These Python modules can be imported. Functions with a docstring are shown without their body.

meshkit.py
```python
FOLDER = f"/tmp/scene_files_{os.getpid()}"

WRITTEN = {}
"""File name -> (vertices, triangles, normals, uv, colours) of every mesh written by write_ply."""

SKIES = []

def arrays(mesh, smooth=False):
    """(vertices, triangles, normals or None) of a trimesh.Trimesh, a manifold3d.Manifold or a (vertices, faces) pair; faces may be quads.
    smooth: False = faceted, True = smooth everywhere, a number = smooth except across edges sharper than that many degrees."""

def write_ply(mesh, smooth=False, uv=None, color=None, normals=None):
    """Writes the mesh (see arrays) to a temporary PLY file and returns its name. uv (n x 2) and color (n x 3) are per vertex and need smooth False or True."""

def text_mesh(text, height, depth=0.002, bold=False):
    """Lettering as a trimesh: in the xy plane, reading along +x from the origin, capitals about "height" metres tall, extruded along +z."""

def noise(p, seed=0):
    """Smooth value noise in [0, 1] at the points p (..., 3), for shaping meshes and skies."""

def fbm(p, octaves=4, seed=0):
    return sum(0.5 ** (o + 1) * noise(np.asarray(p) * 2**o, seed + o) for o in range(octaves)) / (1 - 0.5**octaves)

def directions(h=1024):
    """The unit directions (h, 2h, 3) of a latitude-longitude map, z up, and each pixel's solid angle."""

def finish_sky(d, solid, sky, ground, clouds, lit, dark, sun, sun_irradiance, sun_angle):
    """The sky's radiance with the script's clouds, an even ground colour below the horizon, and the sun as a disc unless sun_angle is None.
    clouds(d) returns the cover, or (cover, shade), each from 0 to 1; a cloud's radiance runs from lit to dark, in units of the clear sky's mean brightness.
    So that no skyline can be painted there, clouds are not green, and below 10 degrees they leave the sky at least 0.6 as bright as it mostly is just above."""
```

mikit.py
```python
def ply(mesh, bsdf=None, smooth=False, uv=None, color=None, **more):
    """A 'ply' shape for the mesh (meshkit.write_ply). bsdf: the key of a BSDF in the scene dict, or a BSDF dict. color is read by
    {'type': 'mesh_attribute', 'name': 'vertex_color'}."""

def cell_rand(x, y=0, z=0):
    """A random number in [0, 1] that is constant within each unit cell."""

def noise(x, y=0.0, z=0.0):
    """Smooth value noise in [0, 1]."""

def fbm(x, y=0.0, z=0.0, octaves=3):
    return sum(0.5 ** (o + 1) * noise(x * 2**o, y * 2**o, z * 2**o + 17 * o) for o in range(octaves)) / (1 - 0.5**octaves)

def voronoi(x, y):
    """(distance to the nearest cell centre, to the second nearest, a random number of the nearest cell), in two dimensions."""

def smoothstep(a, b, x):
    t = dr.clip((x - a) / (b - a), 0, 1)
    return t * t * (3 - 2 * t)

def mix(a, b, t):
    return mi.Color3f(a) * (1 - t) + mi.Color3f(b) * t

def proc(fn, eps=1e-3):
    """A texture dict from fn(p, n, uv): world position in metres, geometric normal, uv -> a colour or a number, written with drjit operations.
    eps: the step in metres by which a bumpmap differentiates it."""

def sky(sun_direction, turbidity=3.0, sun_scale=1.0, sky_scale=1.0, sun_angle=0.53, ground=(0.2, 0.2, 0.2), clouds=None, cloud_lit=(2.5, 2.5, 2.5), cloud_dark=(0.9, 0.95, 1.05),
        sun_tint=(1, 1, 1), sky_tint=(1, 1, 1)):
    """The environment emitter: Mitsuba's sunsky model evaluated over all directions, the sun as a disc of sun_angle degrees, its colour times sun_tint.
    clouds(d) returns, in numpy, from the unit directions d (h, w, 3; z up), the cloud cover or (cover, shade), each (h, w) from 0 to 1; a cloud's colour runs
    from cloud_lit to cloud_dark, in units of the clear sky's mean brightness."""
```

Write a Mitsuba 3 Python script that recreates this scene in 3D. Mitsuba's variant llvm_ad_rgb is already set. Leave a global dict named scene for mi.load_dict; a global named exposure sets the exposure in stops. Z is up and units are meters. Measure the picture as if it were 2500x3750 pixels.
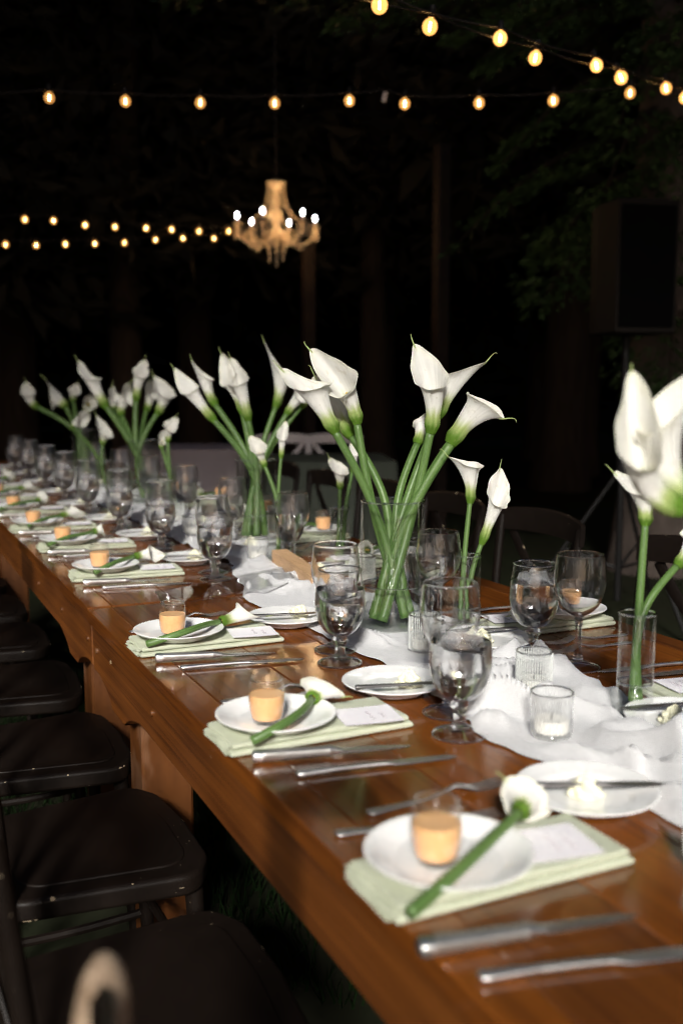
import math, random
import numpy as np, trimesh
import drjit as dr, mitsuba as mi
import mikit, meshkit
from mikit import proc, noise, fbm, mix, smoothstep, ply, cell_rand
from scipy.interpolate import CubicSpline
from shapely.geometry import Polygon, LineString, Point, box as sbox
from shapely.ops import unary_union

T = mi.ScalarTransform4f
PI = math.pi
random.seed(7)
rng = np.random.default_rng(11)

# ------------------------------------------------------------------ camera, sky, sun, exposure
TZ = 0.76                                   # height of the table top
CAM_YAW, CAM_PITCH = math.radians(25.0), math.radians(7.18)
EYE = np.array([0.0, 0.0, 1.28])
FWD = np.array([math.sin(CAM_YAW) * math.cos(CAM_PITCH), math.cos(CAM_YAW) * math.cos(CAM_PITCH), -math.sin(CAM_PITCH)])
SUN_AZ, SUN_EL = math.radians(28.0), math.radians(27.0)   # the light travels along this heading, slightly downwards
SUN = [-math.sin(SUN_AZ) * math.cos(SUN_EL), -math.cos(SUN_AZ) * math.cos(SUN_EL), math.sin(SUN_EL)]
exposure = 1.3
scene = {'type': 'scene'}
labels = {}
scene['camera'] = {'type': 'thinlens', 'fov': 36.9, 'fov_axis': 'x', 'aperture_radius': 0.0070, 'focus_distance': 2.08,
                   'near_clip': 0.05, 'far_clip': 500.0,
                   'to_world': T().look_at(origin=EYE.tolist(), target=(EYE + FWD).tolist(), up=[0, 0, 1])}
scene['dusk_sky'] = {'sampling_weight': 60.0} | mikit.sky(SUN, turbidity=3, sun_scale=2.2, sky_scale=1.15, sun_angle=8.0, ground=(0.01, 0.01, 0.008),
                              sun_tint=(0.80, 1.0, 1.45), sky_tint=(1.3, 0.92, 0.80))

# ------------------------------------------------------------------ materials
def rgb(*c): return {'type': 'rgb', 'value': list(c)}
def mat(name, d):
    scene[name] = d; return name
def two(d): return {'type': 'twosided', 'bsdf': d}
def princ(color, rough=0.5, spec=0.5, **k):
    c = color if isinstance(color, dict) else rgb(*color)
    r = rough if isinstance(rough, dict) else float(rough)
    return {'type': 'principled', 'base_color': c, 'roughness': r, 'specular': spec, **k}

def wood_color(a, b, sx=46.0, sy=3.4, wear=0.0, lines=.35):
    def fn(p, n, uv):
        wob = fbm(p.x * 6, p.y * 1.4, p.z * 6) * 1.1
        g = fbm(p.x * sx + wob * 3, p.y * sy, p.z * sx, octaves=4)
        fine = noise(p.x * sx * 9, p.y * sy * 5, p.z * sx * 9)
        blot = fbm(p.x * 5 + 3, p.y * 3, p.z * 5)
        line = smoothstep(.60, .72, noise(p.x * sx * 3.1, p.y * sy * 1.3, p.z * sx * 3.1))
        t = dr.clip(0.55 + (g - 0.5) * 0.95 + (fine - 0.5) * 0.45 + (blot - 0.5) * 1.2 - line * lines, 0, 1)
        c = mix(a, b, t)
        knot = smoothstep(0.80, 0.88, noise(p.x * 7 + 9.3, p.y * 2.6, 3.0))
        c = c * (1 - 0.6 * knot)
        if wear:
            w = smoothstep(0.79, 0.84, fbm(p.x * 38, p.y * 26, p.z * 38)) * wear
            c = mix(c, (0.50, 0.36, 0.22), w)
        return c
    return proc(fn)
def wood_rough(lo, hi):
    return proc(lambda p, n, uv: lo + (hi - lo) * fbm(p.x * 11, p.y * 7, p.z * 11))
WOODS = []
for i, (a, b) in enumerate([((.085, .024, .005), (.185, .054, .007)), ((.062, .018, .005), (.130, .040, .007)), ((.095, .027, .005), (.215, .066, .008)), ((.040, .013, .005), (.080, .027, .008))]):
    WOODS.append(mat(f'm_wood_{i}', princ(wood_color(a, b), wood_rough(.07, .20), .6, clearcoat=.7, clearcoat_gloss=.93)))
def leg_col(p, n, uv):
    g = fbm(p.x * 40, p.y * 40, p.z * 3.2, octaves=4)
    scuff = smoothstep(.62, .74, fbm(p.x * 18, p.y * 18, p.z * 9)) * .35
    return mix(mix((.045, .014, .004), (.13, .044, .010), g), (.22, .12, .07), scuff)
mat('m_leg', princ(proc(leg_col), wood_rough(.25, .5), .5, clearcoat=.25, clearcoat_gloss=.7))
mat('m_apron', princ(wood_color((.050, .014, .0035), (.17, .053, .009), sy=1.3, wear=.7, lines=.08), wood_rough(.25, .5), .5, clearcoat=.25, clearcoat_gloss=.7))
def chair_col(p, n, uv):
    g = fbm(p.x * 14, p.y * 14, p.z * 14, octaves=4)
    c = mix((.0045, .0030, .0024), (.0105, .0068, .0050), g)
    edge = smoothstep(.25, .5, dr.abs(n.z)) * (1 - smoothstep(.8, .97, dr.abs(n.z)))
    chip = smoothstep(.75, .78, fbm(p.x * 55, p.y * 40, p.z * 55)) * edge
    speck = smoothstep(.965, .975, noise(p.x * 150, p.y * 120, p.z * 150)) * smoothstep(.6, .8, noise(p.x * 9, p.y * 9, 2))
    return mix(c, (.42, .33, .22), dr.clip(chip + speck * .5, 0, 1))
mat('m_chair', princ(proc(chair_col), wood_rough(.40, .58), .14, clearcoat=.05, clearcoat_gloss=.8))
mat('m_flash_lit_rail', princ(wood_color((.24, .16, .10), (.46, .34, .24), sx=60, sy=60), .45, .4))  # pale tone stands in for flash light on the dark chair rail
mat('m_frost', {'type': 'blendbsdf', 'weight': .16, 'bsdf_0': {'type': 'thindielectric', 'int_ior': 1.6}, 'bsdf_1': two({'type': 'diffuse', 'reflectance': rgb(.66, .68, .67)})})
mat('m_ceramic', princ((.80, .80, .79), .12, .5, clearcoat=.4, clearcoat_gloss=.95))
mat('m_glass', {'type': 'thindielectric', 'int_ior': 1.6})
mat('m_vase_glass', {'type': 'thindielectric', 'int_ior': 1.85, 'specular_transmittance': rgb(.97, .985, .97)})
mat('m_ice', {'type': 'blendbsdf', 'weight': .16, 'bsdf_0': {'type': 'thindielectric', 'int_ior': 1.31}, 'bsdf_1': two({'type': 'diffuse', 'reflectance': rgb(.62, .64, .66)})})
mat('m_solid_glass', {'type': 'dielectric', 'int_ior': 1.5})
mat('m_water', {'type': 'dielectric', 'int_ior': 1.34})
mat('m_soup', princ(proc(lambda p, n, uv: mix((.87, .53, .26), (.81, .45, .20), fbm(p.x * 300, p.y * 300, p.z * 300))), .25, .5))
def napkin_col(p, n, uv):
    w = noise(p.x * 900, p.y * 900, p.z * 900)
    return mix((.42, .445, .335), (.50, .525, .405), fbm(p.x * 25, p.y * 25, p.z * 25) * .6 + w * .4)
weave = proc(lambda p, n, uv: fbm(p.x * 260, p.y * 260, p.z * 260) * .5 + .5 * noise(p.x * 40, p.y * 40, p.z * 40), eps=6e-4)
mat('m_napkin', two({'type': 'bumpmap', 'arbitrary': weave, 'scale': .0012, 'bsdf': princ(proc(napkin_col), .85, .2, sheen=.3)}))
mat('m_runner', two({'type': 'bumpmap', 'arbitrary': weave, 'scale': .0010, 'bsdf': princ(proc(lambda p, n, uv: mix((.50, .50, .505), (.60, .60, .605), noise(p.x * 700, p.y * 700, p.z * 700))), .9, .2, sheen=.2)}))
def card_col(p, n, uv):
    return mix((.78, .76, .80), (.84, .82, .85), fbm(p.x * 90, p.y * 90, 0))
mat('m_card', two(princ(proc(card_col), .6, .3)))
mat('m_ink', two(princ((.40, .35, .37), .7, .2)))
mat('m_steel', princ(proc(lambda p, n, uv: mix((.86, .85, .84), (.94, .93, .92), fbm(p.x * 60, p.y * 60, p.z * 60))), proc(lambda p, n, uv: .30 + .18 * fbm(p.x * 80, p.y * 80, p.z * 80)), .5, metallic=1.0))
mat('m_knife_handle', princ(proc(lambda p, n, uv: mix((.40, .38, .35), (.85, .83, .80), fbm(p.x * 40, p.y * 260, p.z * 300, octaves=4))), .34, .6, metallic=.9))
mat('m_dark_steel', princ((.30, .29, .29), .30, .5, metallic=.9))
def petal(p, n, uv):
    t = uv.y + (noise(uv.x * 26, uv.y * 2.0, 1.0) - .5) * .10
    vein = noise(uv.x * 70, uv.y * 2.5, 4.0)
    c = mix((.10, .20, .025), (.44, .52, .20), smoothstep(.08, .42, t))
    c = mix(c, (.84, .83, .78), smoothstep(.30, .58, t))
    c = c * (.87 + .13 * vein) * mi.Color3f(1, 1, 1 - .10 * smoothstep(.90, 1.0, uv.y))
    blem = smoothstep(.80, .84, noise(uv.x * 34 + p.x * 9, uv.y * 22, p.y * 6)) * .25
    return mix(c, (.50, .40, .22), blem)
mat('m_petal', {'type': 'principledthin', 'base_color': proc(petal), 'roughness': .45, 'diff_trans': .36, 'eta': 1.35, 'spec_trans': 0.0})
def stem_col(p, n, uv):
    g = noise(uv.x * 40, p.z * 9, p.x * 9)
    return mix((.028, .078, .014), (.130, .215, .062), dr.clip(g * .7 + fbm(p.x * 30, p.y * 30, p.z * 14) * .4, 0, 1))
mat('m_stem', princ(proc(stem_col), .42, .4))
mat('m_cut', princ((.55, .58, .36), .6, .3))
mat('m_spadix', princ((.72, .50, .10), .6, .3))
mat('m_butter', princ((.80, .78, .58), .45, .4))
mat('m_wax', princ((.82, .80, .74), .5, .4))
mat('m_rib', two({'type': 'diffuse', 'reflectance': rgb(.62, .64, .62)}))
def bark(p, n, uv):
    return mix((.020, .014, .010), (.050, .036, .028), fbm(p.x * 16, p.y * 16, p.z * 3, octaves=4))
mat('m_bark', princ(proc(bark), .9, .2))
mat('m_bark_flash_lit', princ(proc(lambda p, n, uv: mix((.05, .04, .034), (.19, .15, .13), fbm(p.x * 14, p.y * 14, p.z * 2.4, octaves=4))), .9, .2))  # paler copy of the bark, flash light on the trunk put into its colour
mat('m_post', princ(wood_color((.010, .006, .004), (.028, .016, .010), sy=30), .7, .3))
def leafc(p, n, uv): return mix((.022, .045, .011), (.06, .105, .028), noise(p.x * 5, p.y * 5, p.z * 5))
mat('m_leaf', two(princ(proc(leafc), .6, .3)))
mat('m_needle', two({'type': 'diffuse', 'reflectance': rgb(.022, .020, .015)}))
mat('m_ground', princ(proc(lambda p, n, uv: mix((.014, .012, .008), (.012, .018, .007), fbm(p.x * 1.7, p.y * 1.7, 0, octaves=4))), .95, .1))
mat('m_grass', two({'type': 'diffuse', 'reflectance': rgb(.007, .014, .005)}))
mat('m_black', princ((.008, .0075, .0075), .5, .25))
mat('m_speaker', princ(proc(lambda p, n, uv: mix((.010, .008, .0066), (.016, .013, .011), noise(p.x * 300, p.y * 300, p.z * 300))), .65, .12))
mat('m_grille', princ((.003, .003, .003), .9, .04))
mat('m_cable', princ((.02, .016, .013), .5, .4))
mat('m_crystal', princ((.92, .74, .50), .16, .8))
mat('m_white_paint', princ((.72, .68, .70), .4, .4))
mat('m_white_cloth', two({'type': 'diffuse', 'reflectance': rgb(.44, .38, .40)}))
mat('m_sage_cloth', two({'type': 'diffuse', 'reflectance': rgb(.075, .085, .07)}))
mat('m_pale_wood', princ(wood_color((.44, .26, .13), (.62, .40, .22), sx=90, sy=5), .5, .3))
mat('m_canvas', two({'type': 'diffuse', 'reflectance': rgb(.55, .54, .58)}))
mat('m_bulb_glass', {'type': 'thindielectric', 'int_ior': 1.5, 'specular_transmittance': rgb(1.0, .82, .55)})
mat('m_filament', {'type': 'diffuse', 'reflectance': rgb(.5, .4, .3)})

# ------------------------------------------------------------------ mesh helpers
def M(*steps): 
    m = T()
    for s in steps: m = m @ s
    return m
def tr(x, y, z): return T().translate([x, y, z])
def rz(deg): return T().rotate([0, 0, 1], deg)
def cat(*ms): return trimesh.util.concatenate([m for m in ms if m is not None])
def tm(v, f): return trimesh.Trimesh(np.asarray(v, float), np.asarray(f, int), process=False)

def grid_faces(nu, nv, close_v=False):
    f = []
    a = np.arange(nu - 1)[:, None] * nv
    cols = nv if close_v else nv - 1
    b = np.arange(cols)[None, :]
    i0 = a + b; i1 = a + (b + 1) % nv; i2 = i1 + nv; i3 = i0 + nv
    q = np.stack([i0, i1, i2, i3], -1).reshape(-1, 4)
    return np.vstack([q[:, [0, 1, 2]], q[:, [0, 2, 3]]])

def lathe(profile, n=40):
    """profile: (r, z) points; closed if the ends lie on the axis. Normals outwards for a profile that runs from the bottom centre outwards and up."""
    pr = np.array(profile, float)
    ang = np.arange(n) / n * 2 * PI
    v, f, rows = [], [], []
    k = 0
    for r, z in pr:
        if r < 1e-7:
            rows.append([k]); v.append((0, 0, z)); k += 1
        else:
            rows.append(list(range(k, k + n))); k += n
            v.extend(zip(r * np.cos(ang), r * np.sin(ang), np.full(n, z)))
    for A, B in zip(rows[:-1], rows[1:]):
        if len(A) == 1 and len(B) == 1: continue
        for i in range(n):
            j = (i + 1) % n
            if len(A) == 1: f.append((A[0], B[j], B[i]))
            elif len(B) == 1: f.append((A[i], A[j], B[0]))
            else: f += [(A[i], A[j], B[j]), (A[i], B[j], B[i])]
    m = tm(v, f)
    return m

def smooth_profile(pts, k=4):
    p = np.array(pts, float)
    d = np.r_[0, np.cumsum(np.linalg.norm(np.diff(p, axis=0), axis=1))]
    from scipy.interpolate import PchipInterpolator
    t = np.concatenate([np.linspace(d[i], d[i + 1], k, endpoint=False) for i in range(len(d) - 1)] + [[d[-1]]])
    return np.stack([PchipInterpolator(d, p[:, 0])(t), PchipInterpolator(d, p[:, 1])(t)], 1)

def spline(pts, n=24, d0=None, d1=None):
    p = np.array(pts, float)
    d = np.r_[0, np.cumsum(np.linalg.norm(np.diff(p, axis=0), axis=1))]
    if len(p) == 2: return p[0] + (p[1] - p[0]) * np.linspace(0, 1, n)[:, None]
    return CubicSpline(d, p, bc_type='natural')(np.linspace(0, d[-1], n))

def frames(c, ref):
    c = np.asarray(c); t = np.gradient(c, axis=0); t /= np.linalg.norm(t, axis=1, keepdims=True) + 1e-12
    x = np.zeros_like(c); r = np.asarray(ref, float)
    for i in range(len(c)):
        r = r - t[i] * (r @ t[i])
        if np.linalg.norm(r) < 1e-6: r = np.cross(t[i], [0.3, .8, .5])
        r = r / np.linalg.norm(r); x[i] = r
    return t, x, np.cross(t, x)

def tube(pts, rad, n=10, caps=True, ref=(0.31, .17, .9), flat=None, want_uv=False):
    c = np.asarray(pts, float); rad = np.broadcast_to(np.asarray(rad, float), (len(c),))
    t, x, y = frames(c, ref)
    a = np.arange(n) / n * 2 * PI
    sx, sy = (1, 1) if flat is None else flat
    v = c[:, None] + rad[:, None, None] * (sx * np.cos(a)[None, :, None] * x[:, None] + sy * np.sin(a)[None, :, None] * y[:, None])
    v = v.reshape(-1, 3); f = grid_faces(len(c), n, True)
    uv = np.stack([np.tile(np.arange(n) / n, len(c)), np.repeat(np.linspace(0, 1, len(c)), n)], 1)
    if caps:
        k = len(v); v = np.vstack([v, c[:1], c[-1:]])
        uv = np.vstack([uv, [[0, 0], [0, 1]]])
        i = np.arange(n); j = (i + 1) % n
        f = np.vstack([f, np.stack([np.full(n, k), j, i], 1), np.stack([np.full(n, k + 1), (len(c) - 1) * n + i, (len(c) - 1) * n + j], 1)])
    return (tm(v, f), uv) if want_uv else tm(v, f)

def rbox(sx, sy, sz, r=.004, seg=2):
    """A box with rounded edges centred at the origin."""
    r = min(r, sx / 2.01, sy / 2.01, sz / 2.01)
    pts = []
    s = trimesh.creation.icosphere(subdivisions=seg, radius=r).vertices if seg > 1 else np.array([[x, 0, 0] for x in (-r, r)] + [[0, x, 0] for x in (-r, r)] + [[0, 0, x] for x in (-r, r)])
    for a in (-1, 1):
        for b in (-1, 1):
            for c in (-1, 1):
                pts.append(s + np.array([a * (sx / 2 - r), b * (sy / 2 - r), c * (sz / 2 - r)]))
    return trimesh.convex.convex_hull(np.vstack(pts))
def cbox(x0, x1, y0, y1, z0, z1, r=.004, seg=1):
    m = rbox(x1 - x0, y1 - y0, z1 - z0, r, seg); m.apply_translation([(x0 + x1) / 2, (y0 + y1) / 2, (z0 + z1) / 2]); return m
def extrude(poly, h):
    return trimesh.creation.extrude_polygon(poly, h, engine='earcut')
def bevel_prism(poly, z0, z1, b=.006, steps=3):
    """An extruded outline with rounded top and bottom edges."""
    ring = np.array(poly.exterior.coords)[:-1]
    if not poly.exterior.is_ccw: ring = ring[::-1]
    nrm = np.roll(ring, -1, 0) - np.roll(ring, 1, 0); nrm = np.stack([nrm[:, 1], -nrm[:, 0]], 1); nrm /= np.linalg.norm(nrm, axis=1, keepdims=True)
    rows = []
    for k in range(steps + 1):
        a = k / steps * PI / 2; rows.append((ring - nrm * b * (1 - math.sin(a)), z0 + b * (1 - math.cos(a))))
    for k in range(steps + 1):
        a = k / steps * PI / 2; rows.append((ring - nrm * b * (1 - math.cos(a)), z1 - b * (1 - math.sin(a))))
    n = len(ring)
    v = np.vstack([np.c_[r, np.full(n, z)] for r, z in rows]); f = grid_faces(len(rows), n, True)
    cap = trimesh.creation.triangulate_polygon(Polygon(rows[0][0]), engine='earcut')
    capv, capf = np.array(cap[0]), np.array(cap[1])
    e1, e2 = capv[capf[:, 1]] - capv[capf[:, 0]], capv[capf[:, 2]] - capv[capf[:, 0]]; nrmz = e1[:, 0] * e2[:, 1] - e1[:, 1] * e2[:, 0]
    capf[nrmz < 0] = capf[nrmz < 0][:, ::-1]
    k = len(v)
    top = np.c_[capv, np.full(len(capv), z1)]; bot = np.c_[capv, np.full(len(capv), z0)]
    return tm(np.vstack([v, top, bot]), np.vstack([f, capf + k, capf[:, ::-1] + k + len(capv)]))

# ------------------------------------------------------------------ scene helpers
def free(name):
    if name not in used_names:
        used_names.add(name); return name
    i = 1
    while f'{name}_{i:03d}' in used_names: i += 1
    k = f'{name}_{i:03d}'; used_names.add(k); return k
used_names = set()
def thing(name, label=None, category=None, group=None, kind=None):
    k = free(name)
    d = {}
    if label: d['label'] = label
    if category: d['category'] = category
    if group: d['group'] = group
    if kind: d['kind'] = kind
    labels[k] = d
    return k
def put(key, shape, m=None):
    scene[key] = {**shape, **({'to_world': m} if m is not None else {})}; return key
def part(parent, name, shape, m=None, label=None):
    k = free(parent + '__' + name); put(k, shape, m)
    if label: labels[k] = {'label': label}
    return k
def single(name, shape, m=None, label=None, category=None, group=None, kind=None):
    k = thing(name, label, category, group, kind); put(k, shape, m); return k
ORD = ['first', 'second', 'third', 'fourth', 'fifth', 'sixth', 'seventh', 'eighth', 'ninth', 'tenth', 'eleventh', 'twelfth']

# ------------------------------------------------------------------ ground
gx = np.linspace(-150, 150, 61)
single('ground', ply(tm(np.array([(x, y, 0) for x in (-150, 150) for y in (-150, 150)], float), [[0, 2, 3], [0, 3, 1]]), 'm_ground'), label='dark trodden ground under the tables and trees', category='ground', kind='structure')
def blades(n, x0, x1, y0, y1, h=.06, seed=3):
    r = np.random.default_rng(seed)
    p = np.c_[r.uniform(x0, x1, n), r.uniform(y0, y1, n), np.zeros(n)]
    p = p[meshkit.noise(p * 3.1, 5) > .38]; n = len(p)
    a = r.uniform(0, 2 * PI, n); hh = h * r.uniform(.4, 1.3, n); lean = r.uniform(-.6, .6, (n, 2)) * hh[:, None]
    w = np.c_[np.cos(a), np.sin(a), np.zeros(n)] * .0035
    tip = p + np.c_[lean, hh]
    v = np.stack([p - w, p + w, tip], 1).reshape(-1, 3)
    return tm(v, np.arange(3 * n).reshape(-1, 3))
single('grass', ply(blades(26000, -1.2, 1.9, .4, 4.5), 'm_grass'), label='sparse short grass on the dark ground under the chairs', category='grass', kind='stuff')

# ------------------------------------------------------------------ farm tables
X0, X1 = 0.447, 1.487
def farm_table(y0, y1, label, seed, dx=0.0, detail=True):
    t = thing('farm_table', label, 'table', 'long wooden farm tables set end to end')
    r = np.random.default_rng(seed)
    xs = [X0 + dx, X0 + dx + .058] + list(np.linspace(X0 + dx + .058, X1 + dx - .058, 7)[1:]) + [X1 + dx]
    tones = [0, 1, 0, 3, 1, 0, 1, 0, 0, 1]; r.shuffle(tones)
    tones[0] = 0
    for i, (a, b) in enumerate(zip(xs[:-1], xs[1:])):
        dz = r.uniform(-.0004, .0)
        pl = cbox(a + .0005, b - .0005, y0 + .002, y1 - .002, TZ - .030, TZ + dz, .0026, 2)
        part(t, 'plank', ply(pl, WOODS[tones[i]], smooth=30))
    # aprons with brackets that run into the legs
    def apron_side(x):
        ys = np.linspace(y0 + .012, y1 - .012, 90)
        legs = (y0 + .26, y1 - .26)
        bot = []
        for y in ys:
            d = min(abs(y - L) for L in legs)
            bot.append(TZ - .140 - .045 * (1 - float(np.clip((d - .06) / .13, 0, 1)) ** .5))
        poly = Polygon([(ys[0], TZ - .0305), (ys[-1], TZ - .0305)] + [(y, z) for y, z in zip(ys[::-1], bot[::-1])])
        m = bevel_prism(poly, 0, .032, .004, 2)
        v = m.vertices.copy(); m.vertices = np.c_[x + v[:, 2], v[:, 0], v[:, 1]]
        return m
    part(t, 'apron', ply(apron_side(X0 + dx + .010), 'm_apron', smooth=30))
    part(t, 'apron', ply(apron_side(X1 + dx - .042), 'm_apron', smooth=30))
    for y in (y0 + .014, y1 - .044):
        part(t, 'end_rail', ply(cbox(X0 + dx + .043, X1 + dx - .043, y, y + .030, TZ - .14, TZ - .0305, .003), 'm_apron', smooth=30))
    for y in (y0 + .26, y1 - .26):
        for x in (X0 + dx + .045, X1 + dx - .155):
            part(t, 'leg', ply(cbox(x, x + .11, y - .055, y + .055, 0.0, TZ - .0308, .006), 'm_leg', smooth=30))
    for y in (y0 + .05, y0 + .40, y0 + .80, y1 - .55, y1 - .06):
        b = trimesh.creation.cylinder(.006, .006, sections=14); b.apply_transform(trimesh.transformations.rotation_matrix(PI / 2, [0, 1, 0])); b.apply_translation([X0 + dx + .0085, y, TZ - .085])
        part(t, 'peg', ply(b, 'm_leg', smooth=30))
    return t
farm_table(-.06, 2.355, 'nearest worn brown wooden farm table, at the front of the row', 1)
farm_table(2.368, 4.78, 'second farm table from the front, beyond the plank joint', 2, .004)
farm_table(4.795, 7.2, 'farthest farm table in the row, half hidden by glasses', 3, -.002)

# ------------------------------------------------------------------ chairs: bentwood with crossed back slats, facing +x
def chair_shapes():
    def seat_outline(s=1.0, inset=0.0):
        pts = []
        P = Polygon([(-.20, -.175), (.17, -.215), (.215, -.15), (.225, 0), (.215, .15), (.17, .215), (-.20, .175)]).buffer(-.055 - inset).buffer(.055)
        P = P.simplify(.0006)
        d = np.linspace(0, P.exterior.length, 97)[:-1]
        return Polygon([P.exterior.interpolate(x).coords[0] for x in d])
    S = {}
    S['seat'] = ply(bevel_prism(seat_outline(), .422, .460, .009, 4), 'm_chair', smooth=35)
    S['seat_panel'] = ply(bevel_prism(seat_outline(inset=.042), .452, .4632, .0028, 3), 'm_chair', smooth=35)
    fl = []
    for s in (-1, 1):
        fl.append(ply(tube(spline([(.175, s * .165, .44), (.185, s * .172, .25), (.205, s * .185, 0)], 12), np.linspace(.019, .014, 12), 12), 'm_chair', smooth=40))
    S['leg'] = fl
    bp = []
    for s in (-1, 1):
        c = spline([(-.245, s * .190, 0), (-.195, s * .175, .25), (-.190, s * .178, .46), (-.208, s * .190, .66), (-.238, s * .200, .86)], 26)
        bp.append(ply(tube(c, np.linspace(.017, .0145, 26), 12), 'm_chair', smooth=40))
    S['back_post'] = bp
    # curved top rail: a band that bows backwards between the posts
    a = np.linspace(-1, 1, 25)
    cx = -.232 - .045 * (1 - a ** 2); cy = a * .215
    rows = []
    sec = [(-.010, -.036), (.010, -.036), (.011, 0), (.009, .034), (0, .040), (-.009, .034), (-.011, 0)]
    for x, y, q in zip(cx, cy, a):
        rows.append([(x + u - .10 * w * .6, y, .845 + w * (1 - .12 * q ** 2) + .012 * (1 - q ** 2)) for u, w in sec])
    v = np.array(rows).reshape(-1, 3); f = grid_faces(25, len(sec), True)
    k = len(sec)
    e0 = [[0, i + 1, i] for i in range(1, k - 1)]; e1 = [[24 * k, 24 * k + i, 24 * k + i + 1] for i in range(1, k - 1)]
    rail = tm(v, np.vstack([f, e0, e1])); rail.fix_normals()
    S['top_rail'] = ply(rail, 'm_chair', smooth=40)
    sl = []
    for s in (-1, 1):
        c = spline([(-.192, s * .160, .475), (-.222, s * .085, .58), (-.250 - .007 * s, 0, .655), (-.258, -s * .09, .73), (-.258, -s * .165, .815)], 22)
        sl.append(ply(tube(c, .0135, 10, flat=(.42, 1.25), ref=(1, 0, .2)), 'm_chair', smooth=40))
    S['cross_slat'] = sl
    st = []
    for s in (-1, 1):
        st.append(ply(tube(spline([(-.20, s * .176, .20), (.0, s * .182, .19), (.19, s * .176, .20)], 8), .0095, 8), 'm_chair', smooth=40))
    st.append(ply(tube(spline([(.187, -.172, .24), (.187, .172, .24)], 4), .0095, 8), 'm_chair', smooth=40))
    st.append(ply(tube(spline([(-.198, -.176, .25), (-.198, .176, .25)], 4), .0095, 8), 'm_chair', smooth=40))
    S['stretcher'] = st
    return S
CH = chair_shapes()
def chair(x, y, deg, label, group, name='cross_back_chair', S=None):
    t = thing(name, label, 'chair', group)
    m = M(tr(x, y, 0), rz(deg), T().scale([.86, 1, 1]))
    for k, v in (S or CH).items():
        for s in (v if isinstance(v, list) else [v]): part(t, k, s, m)
    return t
LCH = [(.345, .47, 3, 'dark bentwood chair back nearest the camera at the lower left corner'),
       (.302, 1.262, -2, 'dark brown bentwood chair with inset seat panel at the bottom left'),
       (.320, 1.790, 2, 'dark brown chair with chipped seat edge below the second place setting'),
       (.322, 2.330, 0, 'dark chair tucked under the joint of the first two tables')]
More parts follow.
